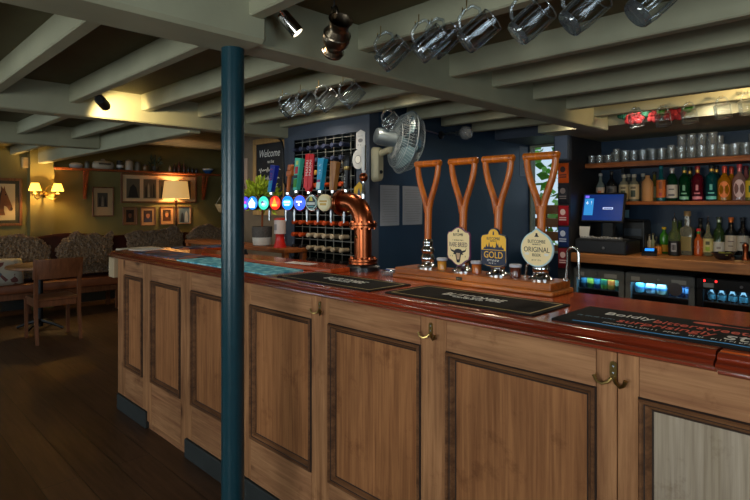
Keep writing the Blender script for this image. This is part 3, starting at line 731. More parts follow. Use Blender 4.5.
lens(313, CHROME, (60, 90, 100), 0, 'octagon', [(octo, (180, 210, 205)), (outline(octo, .84), (20, 34, 40)), ([(-.012, .010), (.012, .010), (.006, .034), (-.006, .034)], (220, 200, 70)), (band(-.004, .026, .007), (210, 215, 210)), (band(-.02, .018, .004), (80, 150, 160))])
lens(325, plain((228, 214, 170), .4), (240, 226, 176), 0, 'cream', [(ell(.034, .034, 28), (244, 232, 190)), (band(.008, .024, .004), (210, 160, 50)), (band(-.008, .020, .006), (214, 170, 70))])
# tap handles and spouts
def tap(u, u2, mt, shape, v0=190, v1=157, marks=None, zb=None):
    x = XY(u, FY) - FX; zt = ZZ(v1, XY(u, FY), FY) - ZB; z0 = ZZ(v0, XY(u, FY), FY) - ZB
    lean = (XY(u2, FY) - XY(u, FY))
    zs = (zb if zb is not None else dz + .03)
    B().tube([(x, 0, zs), (x, 0, z0 - .012)], [.013, .009], 12).lathe([(.013, -.01), (.013, .002)], (x, 0, z0 - .005), 14).make('tap_stem', CHROME, t)
    m = Matrix.Translation((x, 0, z0)) @ Matrix(((1, 0, lean / (zt - z0), 0), (0, 1, 0, 0), (0, 0, 1, 0), (0, 0, 0, 1)))
    h = zt - z0
    b = B()
    if shape == 'slab': b.loops([[(-.017, -.012, 0), (.017, -.012, 0), (.017, .012, 0), (-.017, .012, 0)], [(-.026, -.015, h), (.026, -.015, h - .008), (.026, .015, h - .008), (-.026, .015, h)]], m=m)
    elif shape == 'wedge':
        b.loops([[(-.012, -.011, 0), (.012, -.011, 0), (.012, .011, 0), (-.012, .011, 0)], [(-.020, -.013, h), (.022, -.013, h - .012), (.022, .013, h - .012), (-.020, .013, h)]], m=m)
    elif shape == 'round': b.lathe([(.010, 0), (.016, .006), (.016, h * .5), (.021, h * .72), (.021, h - .01), (.016, h)], seg=18, m=m)
    elif shape == 'axe': b.lathe([(.010, 0), (.014, h * .55), (.016, h * .6)], seg=16, m=m).box(-.024, .024, -.012, .012, h * .58, h * .78, .004, m).box(-.017, .019, -.013, .013, h * .78, h, .004, m)
    elif shape == 'twin':
        for s in (-1, 1):
            b.prism([(s * .002, 0), (s * .037, 0), (s * .032, .014), (s * .002, .028)][::s], 0.02, h - (0 if s < 0 else .006), m @ Matrix.Translation((0, -.013, 0)))
        b.loops([[(-.012, -.010, -.004), (.012, -.010, -.004), (.012, .010, -.004), (-.012, .010, -.004)], [(-.030, -.013, .022), (.030, -.013, .022), (.026, .012, .022), (-.026, .012, .022)]], m=m)
    o = b.make('tap_handle', mt, t)
    B().tube([(x, -.012, dz - .03), (x, -.014, dz - .075)], .0085, 12).tube([(x, -.014, dz - .075), (x, -.014, dz - .105)], .0062, 12).make('spout', STEEL, t)
    for nm, fn in (marks or []): fn(o, m, h)
def vt(body, c, w, hh, dx=0, y=-.0155, z=.5):
    mt = plain(c, .5, var=0)
    mm = lambda m, h: m @ basis((0, 0, 1), (-1, 0, 0), (dx, y, h * z))
    return ('lettering', lambda o, m, h: text('lettering', body, mt, o, mm(m, h), w, hh) if body else scribble('lettering', mt, o, mm(m, h), w, hh, 7))
def patch(c, z0, z1, w=.016, y=-.0155, nm='colour_patch'):
    mt = plain(c, .45, var=0)
    return (nm, lambda o, m, h: B().box(-w, w, y - .0015, y, h * z0, h * z1, 0, m).make(nm, mt, o, smooth=False))
tap(271.5, 275, plain((22, 40, 140), .32), 'slab', 192, 165, [patch((30, 140, 190), .0, .42, .018), vt('', (190, 40, 60), .09, .018, z=.6, y=-.0172)])
tap(288, 291, plain((184, 96, 44), .38), 'axe', 192, 165)
tap(296.5, 300, plain((70, 190, 165), .38), 'slab', 190, 158, [patch((190, 50, 70), .5, .72, .013), patch((60, 140, 50), .08, .34, .014), patch((30, 40, 50), .36, .46, .015), patch((190, 210, 120), .78, .9, .01)])
tap(309, 311.5, plain((216, 14, 24), .28), 'twin', 191, 154, [vt('MADRI', (240, 225, 215), .085, .02, -.013, -.0145, .62), vt('MADRI', (240, 225, 215), .085, .018, .015, -.0145, .62)])
tap(320, 323, plain((30, 160, 205), .32), 'slab', 190, 158, [patch((200, 235, 240), .02, .24, .015), patch((170, 50, 110), .25, .32, .012), vt('', (220, 240, 245), .06, .018, z=.66)])
tap(333, 335.5, wood('tap_oak', (150, 90, 40), (196, 134, 70), .4, 'z', 6, 10), 'slab', 190, 161)
tap(346, 348, BLACK, 'round', 189, 155, [('brass_band', lambda o, m, h: B().lathe([(.0195, h * .55), (.0215, h * .6), (.0215, h * .66)], seg=18, m=m).make('brass_band', BRASS, o)), vt('', (205, 205, 200), .05, .012, 0, -.0165, .32)])
# slim tap on the elbow
x = XY(363.5, FY) - FX
q = B().lathe([(.010, dz + .02), (.012, dz + .05), (.007, dz + .07), (.007, dz + .105)], (x, 0, 0), 14).make('tap_stem', CHROME, t)
B().lathe([(.010, 0), (.020, .010), (.022, .022), (.020, .034), (.010, .044)], (x, 0, dz + .105), 18).make('tap_collar', COPPER, t)
B().lathe([(.007, dz + .148), (.012, dz + .165), (.013, dz + .275), (.010, dz + .282)], (x + .002, 0, 0), 16).make('tap_handle', plain((226, 222, 216), .35), t)
B().tube([(x + .017, -.005, dz + .16), (x + .02, -.005, dz + .285)], .0035, 8).make('tap_rod', CHROME, t)

# ============================== wine rack ================================================
t = thing('wine_rack', 'black metal grid wine rack set into the slate surround', 'wine rack', (-3.48, 2.88, .87))
C0, CP, Z0, RP = -3.83, .1045, 1.943, .105
fb = B()
for i in range(8): fb.box(C0 - .052 + CP * i - .002 + 3.48, C0 - .052 + CP * i + .002 + 3.48, 0, .006, 0, 1.15)
for k in range(12): fb.box(-.40, .38, .002, .008, Z0 - .052 + RP * (1 - k) - .002 - .87, Z0 - .052 + RP * (1 - k) + .002 - .87)
for i in range(8):
    for k in range(12): fb.tube([(C0 - .052 + CP * i + 3.48, .005, Z0 - .052 + RP * (1 - k) - .87), (C0 - .052 + CP * i + 3.48, .28, Z0 - .052 + RP * (1 - k) - .87)], .0022, 4)
fb.make('grid', mat('rack_metal', (150, 148, 138), .4, .4), t, smooth=False)
for q in (-.402, .378): B().box(q, q + .004, -.005, .3, 0, 1.15).make('side_panel', BLACK, t, smooth=False)
B().box(-.4, .38, -.005, .3, -.01, 0).make('base_panel', BLACK, t, smooth=False)
NB = Matrix.Rotation(PI / 2, 4, 'X')      # neck points to -Y
def wine(capc, metal=0):
    t = thing('wine_bottle', '', 'wine bottle')
    B().lathe([(.030, 0), (.037, .006), (.037, .19), (.033, .21), (.018, .235), (.015, .25), (.0145, .30)], seg=18, m=NB).make('glass', plain((22, 28, 24), .12), t)
    B().lathe([(.0178, .225), (.0180, .299), (.0188, .3), (.0188, .318), (.0165, .322)], seg=16, m=NB).make('capsule', mat('capsule_%d_%d' % capc[:2], capc, .35, metal, var=.06), t)
    return t
caps = {'navy': (58, 64, 88), 'gold': (196, 150, 62), 'orange': (206, 78, 30), 'cream': (196, 176, 146), 'black': (34, 32, 34)}
rows = [['navy'] * 7, ['navy'] * 7, ['gold', 'black', 'gold', 'gold', 'black', 'gold', 'black'], ['black', 'black', 'orange', 'orange', 'orange', 'orange', 'orange'], ['black', 'black', 'orange', 'orange', 'orange', 'orange', 'black'], ['black'] * 7, ['orange'] * 7, ['orange', 'orange'] + ['cream'] * 5, ['black', 'black'] + ['cream'] * 5, ['black'] * 7]
proto = {}
for k, row in enumerate(rows):
    for i, c in enumerate(row):
        lab = '%s capped wine bottle, %s from the left in row %s of the rack' % (c, ORD[i], ['one', 'two', 'three', 'four', 'five', 'six', 'seven', 'eight', 'nine', 'ten'][k])
        lo = (C0 + CP * i, 3.135 + R.uniform(-.004, .004), Z0 - RP * k - .012)
        if c not in proto:
            o = wine(caps[c], 0); proto[c] = o; o.location = lo; o['label'] = lab; o['group'] = 'wine bottles in the rack'
        else: dup(proto[c], lab, lo, None, 'wine bottles in the rack')
# bottle supports are the grid rods; signs on the surround
def sign(name, label, cat, u, v0, v1, poly, mt, art):
    x = XY(u, YR); zc = (ZZ(v0, x, YR) + ZZ(v1, x, YR)) / 2
    t = thing(name, label, cat, (x, YR, zc))
    B().prism(poly, .0, .006, FRONT((0, 0, 0))).make('board', mt, t, smooth=False)
    art(t); return t
GREY = plain((120, 120, 122), .5, var=0)
hexa = [(-.05, -.06), (0, -.083), (.05, -.06), (.05, .06), (0, .083), (-.05, .06)]
def art1(t):
    scribble('lettering', GREY, t, FRONT((0, -.006, .035)), .06, .012, 6); scribble('lettering', GREY, t, FRONT((0, -.006, -.035)), .065, .012, 7)
    B().prism(ell(.026, .015, 20), 0, .001, FRONT((0, -.006, 0))).make('emblem', GREY, t, smooth=False)
def art2(t): B().prism(ell(.034, .034, 24), 0, .001, FRONT((0, -.006, 0))).make('emblem_ring', GREY, t, smooth=False); B().prism(ell(.029, .029, 24), 0.001, .0015, FRONT((0, -.006, 0))).make('emblem', WHITE, t, smooth=False)
def art3(t): B().prism([(-.02, -.03), (.02, -.03), (0, .03)], 0, .001, FRONT((0, -.006, 0))).make('emblem', plain((60, 80, 110), .5), t, smooth=False)
sign('plaque_sign', 'white hexagonal plaque beside the wine rack', 'plaque', 361, 131, 150, hexa, plain((206, 206, 204), .5), art1)
sign('plaque_sign', 'round white plaque below the hexagonal one', 'plaque', 358.5, 151, 168, ell(.064, .075, 28), plain((196, 196, 194), .5), art2)
sign('sticker_sign', 'yellow sticker beside the copper elbow', 'sticker', 359.5, 183, 200, [(-.055, -.07), (.055, -.07), (.055, .03), (0, .075), (-.055, .03)], plain((206, 166, 40), .5), art3)
# chain swag, gooseneck
t = thing('hanging_chain', 'slack silver chain hanging in front of the wine rack', 'chain', (-3.875, 2.852, 1.18))
def chain(p0, p1, sag, n):
    b = B(); P = []
    for i in range(n + 1):
        f = i / n; P.append(Vector(p0).lerp(Vector(p1), f) + Vector((0, 0, -sag * 4 * f * (1 - f))))
    for i, (a, c) in enumerate(zip(P, P[1:])):
        d = (c - a); q = d.to_track_quat('X', 'Z').to_matrix().to_4x4(); q.translation = (a + c) / 2
        L = d.length * .68
        b.tube([(L * math.cos(w) , .004 * math.sin(w), 0) if i % 2 else (L * math.cos(w), 0, .004 * math.sin(w)) for w in [2 * PI * k / 8 for k in range(8)]], .0022, 5, q, True)
    return b
chain((-.14, 0, .012), (.15, 0, 0), .22, 44).make('links', STEEL, t)
for p in ((-.14, .004, .012), (.15, .004, 0)): B().cyl((p[0], p[1] + .006, p[2]), (p[0], p[1] - .014, p[2]), .004, None, 8).make('hook', STEEL, t)
t = thing('gooseneck_lamp', 'black gooseneck arm curving over the chalkboard', 'lamp', (-3.99, YR, 1.95))
B().tube([(0, .0, -.35), (0, -.03, -.3), (0, -.04, 0), (-.01, -.04, .05), (-.05, -.035, .09), (-.12, -.03, .115), (-.28, -.02, .155)], .009, 10).make('arm', IRON, t)
B().cyl((-.28, -.02, .155), (-.42, -.01, .185), .016, .018, 14).make('lamp_head', IRON, t)
# ============================== shelf with plant, chalkboard =============================
t = thing('wall_shelf', 'dark wooden shelf under the potted plant and collecting tin', 'shelf', (-4.6, 2.74, 1.085))
B().box(-.85, .94, -.13, .11, -.035, 0, .004).make('board', SHELFW, t, smooth=False)
for x in (-.84, .89):
    for y in (-.125, .06): B().box(x, x + .045, y, y + .045, -1.085, -.035, .003).make('leg', SHELFW, t, smooth=False)
t = thing('potted_plant', 'bushy yellow green plant in a two tone stoneware pot', 'plant', (XY(262, 2.73), 2.73, 1.085))
B().lathe([(.066, 0), (.08, .006), (.088, .075)], seg=28).make('pot_base', plain((196, 192, 186), .6), t)
B().lathe([(.088, .075), (.092, .17), (.084, .172), (.078, .15)], seg=28, cap=False).make('pot_rim', mat('stoneware', (74, 70, 68), .7, var=.3, scale=60), t)
B().lathe([(.082, .145), (.0, .150)], seg=20, cap=False).make('soil', SOIL, t)
st = B().tube([(0, 0, .14), (.004, .002, .3), (0, 0, .42)], [.010, .009, .005], 8)
lf = B()
for k in range(420):
    th, ph = R.uniform(0, 2 * PI), math.acos(R.uniform(-.75, 1)); q = R.uniform(.45, 1)
    c = Vector((.17 * q * math.sin(ph) * math.cos(th), .13 * q * math.sin(ph) * math.sin(th), .43 + .16 * q * math.cos(ph)))
    d = (c - Vector((0, 0, .36))).normalized() + Vector((R.gauss(0, .35), R.gauss(0, .35), R.gauss(-.1, .35)))
    d = d.normalized() * R.uniform(.05, .085); w = d.cross(Vector((R.gauss(0, .4), R.gauss(0, .4), 1))).normalized() * d.length * .27
    n = d.cross(w).normalized() * .008
    vs = [lf.bm.verts.new(p) for p in (c, c + d * .3 + w * .8 + n, c + d * .65 + w * .8 + n, c + d, c + d * .65 - w * .8 + n, c + d * .3 - w * .8 + n)]
    lf.bm.faces.new((vs[0], vs[1], vs[2], vs[3])); lf.bm.faces.new((vs[0], vs[3], vs[4], vs[5]))
    if k % 5 == 0: st.tube([(0, 0, .36), c * .6 + Vector((0, 0, .16)), c], .0025, 5)
st.make('stem', SOIL, t); lf.make('leaves', mat('plant_leaf', (176, 196, 64), .4, var=.4, scale=18), t)
t = thing('collecting_tin', 'white labelled collecting tin on a flared red base', 'tin', (XY(280, 2.71), 2.71, 1.085))
B().lathe([(.056, 0), (.056, .006), (.040, .05), (.036, .10), (.042, .118)], seg=24).make('base', plain((206, 38, 30), .35), t)
B().lathe([(.050, .118), (.050, .235), (.046, .236)], seg=24).make('label_drum', plain((214, 196, 190), .5), t)
B().lathe([(.051, .236), (.051, .250), (.03, .256)], seg=24).make('lid', plain((206, 60, 40), .35), t)
q = B().sleeve(.0505, .15, .2, -2.3, -1.2, 8).make('printed_patch', plain((150, 140, 140), .5), t)

x0, x1, z0, z1 = -5.18, -4.56, 1.34, 2.17
t = thing('chalkboard', 'welcome chalkboard in a pale wood frame on the partition', 'chalkboard', ((x0 + x1) / 2, 3.3, (z0 + z1) / 2))
w, h = (x1 - x0) / 2, (z1 - z0) / 2
PALEW = wood('pale_frame', (160, 122, 72), (204, 164, 106), .5, 'z', 4, 9)
B().box(-w + .03, w - .03, -.02, 0, -h + .03, h - .03).make('slate', mat('chalk_slate', (24, 26, 30), .7, var=.25, scale=8), t, smooth=False)
for nm, q in (('frame_rail', (-w, w, h - .06, h)), ('frame_rail', (-w, w, -h, -h + .06)), ('frame_stile', (-w, -w + .055, -h + .06, h - .06)), ('frame_stile', (w - .055, w, -h + .06, h - .06))):
    B().box(q[0], q[1], -.034, 0, q[2], q[3], .004).make(nm, PALEW, t, smooth=False)
CH = plain((206, 208, 206), .8, var=0)
f = lambda z, dx=0: basis((1, 0, .0), (0, 0, 1), (dx, -.0201, z))
text('chalk_lettering', 'Welcome', CH, t, f(.25), .38, .08, shear=.3)
text('chalk_lettering', 'to the', CH, t, f(.16, .02), .12, .035)
for z, ww in ((.07, .40), (-.02, .36), (-.11, .3), (-.20, .34)):
    b = B(); n = 26
    b.tube([(-ww / 2 + ww * i / n, -.021, z + .03 * math.sin(i * 2.4) * (.6 + .4 * math.sin(i * .7))) for i in range(n + 1)], .0045, 5)
    b.make('chalk_script', CH, t)
t = thing('hanging_poster', 'narrow beige poster on the partition left of the chalkboard', 'poster', (-5.42, 3.3, 1.72))
B().box(-.08, .08, -.004, 0, -.26, .26).make('sheet', plain((186, 158, 138), .7), t, smooth=False)
B().prism(ell(.04, .07, 20), 0, .001, FRONT((0, -.004, -.08))).make('printed_patch', plain((96, 70, 60), .7), t, smooth=False)

# ============================== fan and things on the navy wall ==========================
t = thing('wall_fan', 'grey wall fan with a beige bracket on the navy corner', 'fan', (XN, 2.925, 1.76))
B().loops([[(0, y, z) for y, z in rrect(.075, .27, .035)], [(.055, y * .9, z * .95) for y, z in rrect(.075, .27, .035)], [(.068, y * .7, z * .85) for y, z in rrect(.075, .27, .035)]]).make('bracket', BEIGE, t)
B().lathe([(.014, 0), (.014, .008), (.010, .014)], seg=18, m=basis((0, 1, 0), (0, 0, 1), (.066, 0, -.06))).make('knob', BLACK, t)
hc = Vector((XY(405, 2.925) - XN, 0, 1.905 - 1.76))
ax = (Vector((S, S, 0)) * .92 + Vector((-S, S, 0)) * .34 + Vector((0, 0, -.18))).normalized()
mh = ax.to_track_quat('Z', 'Y').to_matrix().to_4x4(); mh.translation = hc
back = hc - ax * .11
B().tube([(.04, 0, .06), (.07, .005, .085), tuple(back - Vector((0, 0, .075)) + Vector((-.01, 0, 0))), tuple(back - Vector((0, 0, .05)))], [.026, .026, .024, .022], 14).make('arm', BEIGE, t)
B().lathe([(.03, -.235), (.054, -.228), (.062, -.205), (.062, -.10), (.056, -.082), (.03, -.075)], seg=28, m=mh).make('motor', GREYP, t)
RG = .228
def cage(name, sgn, depth, r0, nr):
    prof = [(r0, depth), (r0 + (RG - r0) * .45, depth * .93), (r0 + (RG - r0) * .8, depth * .62), (RG, 0)]
    b = B()
    for k in range(nr):
        a = 2 * PI * k / nr; tw = .16 * sgn
        b.tube([(r * math.cos(a + tw * (1 - j / 3)), r * math.sin(a + tw * (1 - j / 3)), sgn * z) for j, (r, z) in enumerate(prof)], .0013, 4, mh)
    for r, z in prof[:3]: b.tube([(r * math.cos(w), r * math.sin(w), sgn * z) for w in [2 * PI * k / 36 for k in range(36)]], .0018, 5, mh, True)
    return b.make(name, WIRE, t)
cage('rear_grille', -1, .085, .055, 60); cage('front_grille', 1, .105, .05, 60)
B().tube([(RG * math.cos(w), RG * math.sin(w), 0) for w in [2 * PI * k / 48 for k in range(48)]], .006, 8, mh, True).make('rim', GREYP, t)
B().lathe([(.052, .100), (.052, .110), (.035, .116), (0, .118)], seg=28, m=mh).make('front_cap', plain((112, 150, 168), .3), t)
for k in range(3):
    b = B(); a0 = 2 * PI * k / 3
    b.grid(lambda u, v: mh @ Vector(((.035 + .165 * u) * math.cos(a0 + (v - .5) * (1.0 + .7 * u)), (.035 + .165 * u) * math.sin(a0 + (v - .5) * (1.0 + .7 * u)), .03 - .055 * v)), 8, 8)
    o = b.make('blade', plain((96, 120, 128), .25), t); md = o.modifiers.new('thick', 'SOLIDIFY'); md.thickness = .003
B().lathe([(.04, -.04), (.042, .02), (.03, .045)], seg=20, m=mh).make('hub', plain((96, 120, 128), .3), t)

def notice(label, u0, u1, v0, v1, lines):
    y0, y1 = YX(u0, XN), YX(u1, XN); zt, zb_ = ZZ(v0, XN, y0), ZZ(v1, XN, y0)
    t = thing('notice_sign', label, 'notice', (XN, (y0 + y1) / 2, (zt + zb_) / 2))
    w, h = y1 - y0, zt - zb_
    B().box(0, .002, -w / 2, w / 2, -h / 2, h / 2).make('sheet', plain((136, 142, 152), .6), t, smooth=False)
    for k in range(lines):
        z = h * (.40 - .8 * k / max(1, lines - 1)); q = w * R.uniform(.28, .42)
        B().box(.002, .0026, -q, q, z - .003, z + .003).make('print_line', plain((122, 127, 137), .6, var=0), t, smooth=False)
    return t
notice('grey notice sheet pinned nearer the fan', 380, 399, 185, 226, 14)
notice('grey notice sheet to the right of the other one', 402.5, 422, 186, 225, 14)
t = notice('tall pale notice beside the small back window', 519.5, 527.5, 146, 176, 5)
for z in (.06, -.04): scribble('lettering', plain((40, 44, 60), .5, var=0), t, EAST((.002, 0, z)), .07, .05, 3)
t = thing('wall_lamp', 'clear glass bulb lamp on an arm from the navy wall', 'lamp', (XN, 3.74, 2.06))
B().lathe([(.035, 0), (.035, .012), (.02, .02)], seg=20, m=basis((0, 1, 0), (0, 0, 1), (0, 0, 0))).make('wall_plate', IRON, t)
B().tube([(.01, 0, 0), (.1, 0, .01), (.17, 0, 0)], .007, 10).make('arm', STEEL, t)
B().cyl((.165, 0, 0), (.20, 0, -.004), .016, .018, 14).make('socket', STEEL, t)
B().lathe([(.018, 0), (.03, .015), (.055, .05), (.058, .075), (.045, .105), (.0, .122)], seg=22, m=basis((0, 1, 0), (0, 0, 1), (.2, 0, -.004)), cap=False).make('bulb', TGLASS, t)
t = thing('wall_cable', 'thin grey conduit running from the fan along the navy wall', 'cable', (XN, 3.0, 2.0))
B().tube([(.012, .05, .10), (.012, .3, .098), (.012, .69, .065)], .007, 8).make('conduit', STEEL, t)

# crisp packets on a strip at the end of the back bar
t = thing('hanging_snack_strip', 'hanging card strip of coloured snack packets beside the till', 'snack strip', (-2.31, 4.80, 1.85))
B().box(-.055, .055, -.012, -.002, -1.0, 0).make('backing_card', BLACK, t, smooth=False)
for k, (c, c2) in enumerate([((206, 86, 30), (60, 40, 40)), ((36, 38, 46), (120, 110, 110)), ((150, 26, 36), (220, 190, 190)), ((34, 56, 110), (190, 200, 220)), ((110, 24, 34), (210, 180, 180))]):
    zt = -.01 - .198 * k
    b = B(); b.loops([[(-.05, -.012, zt - .185), (.05, -.012, zt - .185), (.05, -.012, zt), (-.05, -.012, zt)], [(-.044, -.028, zt - .16), (.044, -.028, zt - .16), (.044, -.028, zt - .025), (-.044, -.028, zt - .025)]])
    o = b.make('packet', plain(c, .3), t)
    B().prism(ell(.026, .028, 18), 0, .001, FRONT((0, -.028, zt - .06))).make('packet_emblem', plain(c2, .5, var=0), o, smooth=False)
    for q in (.11, .13): B().box(-.034, .034, -.029, -.028, zt - q - .006, zt - q + .004).make('packet_print', plain(c2, .5, var=0), o, smooth=False)
t = thing('wall_box', 'pale blue grey box mounted above the snack strip', 'box', (-2.31, 4.80, 1.99))
B().box(-.075, .075, -.06, 0, -.13, .14, .006).make('case', SLATE, t, smooth=False)
B().box(-.06, .06, -.063, -.06, -.115, .125, .002).make('cover', plain((112, 124, 146), .45), t, smooth=False)

# ============================== back bar =================================================
YC, ZK = 4.80, 1.010
t = thing('back_counter', 'thick oak back counter carrying the till and bottles', 'counter', (0, 0, 0))
B().box(-2.248, 2.3, YC, YB2 - .003, ZK - .085, ZK, .006).make('slab', BACKW, t, smooth=False)
B().box(2.2, 2.25, YC + .08, YB2 - .003, 0, ZK - .085).make('side_panel', BLACK, t, smooth=False)
def bshelf(label, z, th, yf, rough):
    t = thing('back_shelf', label, 'shelf', (0, 0, z))
    b = B(); n = 24; rings = []
    for i in range(n + 1):
        x = -2.25 + 4.5 * i / n; dy = R.uniform(-.012, .012) * rough; dzz = R.uniform(-.004, .003) * rough; x = min(max(x, -2.247), 2.3)
        rings.append([(x, yf + dy, -th + dzz), (x, yf + dy - .004, -th / 2), (x, yf + dy, 0), (x, YB2 - .003, 0), (x, YB2 - .003, -th)])
    b.loops(rings).make('board', SHELFW, t, smooth=False)
    for x in (-2.0, -.2, 1.5): B().box(x, x + .03, YB2 - .15, YB2 - .003, -th - .05, -th + .004, .003).make('bracket', IRON, t, smooth=False)
bshelf('rough edged top shelf carrying the rows of clean glasses', 1.846, .042, 5.12, 1.)
bshelf('middle wooden shelf carrying the row of spirit bottles', 1.484, .032, 5.13, .2)
# till
TX = -2.0
t = thing('till', 'black touch screen till with its blue screen lit', 'till', (TX, 5.0, ZK))
B().box(-.235, .225, -.14, .2, 0, .125, .006).make('cash_drawer', BLACK, t, smooth=False)
q = B().box(-.222, .212, -.144, -.14, .012, .112, .002).make('drawer_front', plain((30, 33, 40), .35), t, smooth=False)
B().lathe([(.012, 0), (.012, .006), (.006, .008)], seg=14, m=FRONT((0.03, -.144, .055))).make('lock', STEEL, q)
B().box(-.21, .19, -.13, .04, .125, .136, .003).make('key_tray', plain((60, 62, 66), .4), t, smooth=False)
for i in range(14):
    B().box(-.19 + .026 * i, -.174 + .026 * i, -.11, -.05 + R.uniform(-.02, .02), .136, .146 + R.uniform(0, .010), .002).make('key', plain((150, 150, 152), .4), t, smooth=False)
B().box(-.08, .08, .05, .18, .125, .15, .006).box(-.05, .05, .03, .09, .14, .40, .006).make('stand', BLACK, t, smooth=False)
ms = Matrix.Translation((-.022, -.01, .415)) @ Matrix.Rotation(math.radians(-14), 4, 'X')
q = B().box(-.20, .19, -.012, .02, -.14, .14, .006, ms).make('screen_case', BLACK, t, smooth=False)
s = B().box(-.185, .175, -.0135, -.012, -.122, .122, 0, ms).make('display', glow('till_screen', (18, 46, 112), .55), q, smooth=False)
B().box(-.175, -.09, -.0142, -.0135, -.075, .085, 0, ms).make('screen_panel', glow('till_panel', (46, 130, 196), .8), q, smooth=False)
B().box(-.172, -.135, -.0146, -.0142, .09, .112, 0, ms).make('screen_button', glow('till_violet', (120, 100, 230), .9), q, smooth=False)
text('screen_digits', '6  !', glow('till_white', (220, 235, 245), .9), q, ms @ FRONT((-.132, -.0143, .045)), .05, .03)
B().box(.0, .09, -.0142, -.0135, -.018, .0, 0, ms).make('screen_box', glow('till_white2', (200, 215, 240), .9), q, smooth=False)
B().box(.005, .085, -.0146, -.0142, -.014, -.004, 0, ms).make('screen_text', glow('till_blue2', (60, 90, 160), .8), q, smooth=False)
t2 = thing('receipt', 'white paper receipt tucked under the till screen', 'receipt', (TX - .16, 4.905, ZK + .137))
B().loops([[(-.04, .0, .0), (.05, .0, .0)], [(-.045, -.012, .03), (.045, -.012, .03)], [(-.05, .0, .105), (.05, .0, .105)]], False, False).make('paper', PAPER, t2)
t = thing('receipt_printer', 'black receipt printer to the right of the till', 'printer', (-1.865, 5.385, ZK))
B().box(-.105, .095, -.09, .09, 0, .29, .012, seg=2).make('body', BLACK, t, smooth=False)
B().box(-.09, .07, -.094, -.09, .15, .22, .002).make('front_panel', plain((36, 46, 60), .3), t, smooth=False)
B().box(-.095, .085, -.06, .08, .29, .302, .004).make('lid', plain((34, 36, 40), .4), t, smooth=False)
t = thing('card_reader', 'black card reader with a bright blue screen', 'card reader', (XY(649, 5.02), 5.03, ZK), .25)
mc = Matrix.Rotation(math.radians(18), 4, 'X')
B().loops([[(-.06, -.05, 0), (.06, -.05, 0), (.06, .06, 0), (-.06, .06, 0)], [(-.055, -.052, .022), (.055, -.052, .022), (.055, .055, .06), (-.055, .055, .06)]]).make('body', BLACK, t)
B().loops([[(-.036, -.008, .0398), (.036, -.008, .0398), (.036, .04, .0570), (-.036, .04, .0570)], [(-.036, -.008, .041), (.036, -.008, .041), (.036, .04, .0582), (-.036, .04, .0582)]]).make('screen', glow('reader_screen', (40, 130, 235), 1.2), t, smooth=False)

# fridges
def fridge(label, x0, x1, items, frame, disp=False):
    t = thing('bottle_fridge', label, 'fridge', ((x0 + x1) / 2, YC + .07, 0.0)); w = (x1 - x0) / 2 - .006; H = .870
    b = B().box(-w, w, .04, .07, 0, .06)
    b.box(-w, -w + .03, .03, YB2 - YC - .09, .05, H).box(w - .03, w, .03, YB2 - YC - .09, .05, H).box(-w, w, .03, YB2 - YC - .09, H - .03, H).box(-w, w, YB2 - YC - .12, YB2 - YC - .09, .05, H).box(-w, w, .03, YB2 - YC - .09, .05, .1)
    b.make('cabinet', frame, t, smooth=False)
    d = B().box(-w, w, 0, .03, H - .085, H - .002, .003).box(-w, w, 0, .03, .06, .13, .003).box(-w, -w + .045, 0, .03, .13, H - .085, .003).box(w - .045, w, 0, .03, .13, H - .085, .003)
    d = d.make('door', frame, t, smooth=False)
    B().box(-w + .045, w - .045, .012, .016, .13, H - .085).make('glass', PANE, d, smooth=False)
    B().cyl((0, .0, H - .045), (0, -.004, H - .045), .011, .011, 16).make('lock', STEEL, d)
    for a, c in ((-w + .05, -w + .12), (w - .17, w - .06)): B().box(a, c, -.002, 0, H - .07, H - .035).make('sticker', plain((150, 154, 154), .5), d, smooth=False)
    for k in range(2 if not disp else 1): B().box(-w + .04, w - .04, .07, YB2 - YC - .13, [.68, .36][k] - .008, [.68, .36][k]).make('wire_shelf', STEEL, t, smooth=False)
    B().box(-w + .05, w - .05, .05, .075, H - .06, H - .045).make('light_strip', glow('fridge_light', (110, 200, 255), 3.), t, smooth=False)
    L = bpy.data.lights.new('fridge_lamp', 'AREA'); L.shape = 'RECTANGLE'; L.size = 2 * w - .12; L.size_y = .06; L.energy = 1.3; L.color = (.35, .72, 1)
    o = bpy.data.objects.new('fridge_lamp', L); COL.objects.link(o); o.location = ((x0 + x1) / 2, YC + .07 + .07, H - .065); o.rotation_euler = (math.radians(25), 0, 0)
    if disp:
        for x in (-w + .05, -w + .13): B().box(x, x + .014, -.001, 0.0, H - .026, H - .012).make('red_digit', glow('red_led', (255, 40, 40), 3.), d, smooth=False)
    if items == 2:
        B().lathe([(.055, 0), (.055, .006)], seg=24, m=basis((1, 0, 0), (0, 0, 1), (w - .14, -.004, H - .11))).make('door_plate', STEEL, d)
    return t
GR = plain((92, 96, 97), .4)
FXE = [XY(571, YC + .07), XY(624.5, YC + .07), XY(695.5, YC + .07)]
FXE.append(FXE[2] + .62)
fridge('grey bottle fridge below the till, lit blue inside', FXE[0], FXE[1], 1, GR)
fridge('middle grey bottle fridge holding round blue bottles', FXE[1], FXE[2], 2, GR)
fridge('black bottle fridge with two red display lights', FXE[2], FXE[3], 3, BLACK, True)
fridge('dark bottle fridge farthest along, out past the flap', FXE[3], FXE[3] + .62, 3, BLACK)
def can(label, x, y, z, c, r=.033, h=.115, band=None, cat='can', nm='drink_can'):
    t = thing(nm, label, cat, (x, y, z), 0, 'drinks in the fridges')
    B().lathe([(r * .82, 0), (r, .008), (r, h - .012), (r * .8, h)], seg=18).make('body', plain(c, .3), t)
    B().lathe([(r * .8, h), (r * .78, h + .002)], seg=18).make('lid', STEEL, t)
    if band: B().sleeve(r + .0006, h * .35, h * .7, PI, 2 * PI, 12).make('printed_band', plain(band, .4), t)
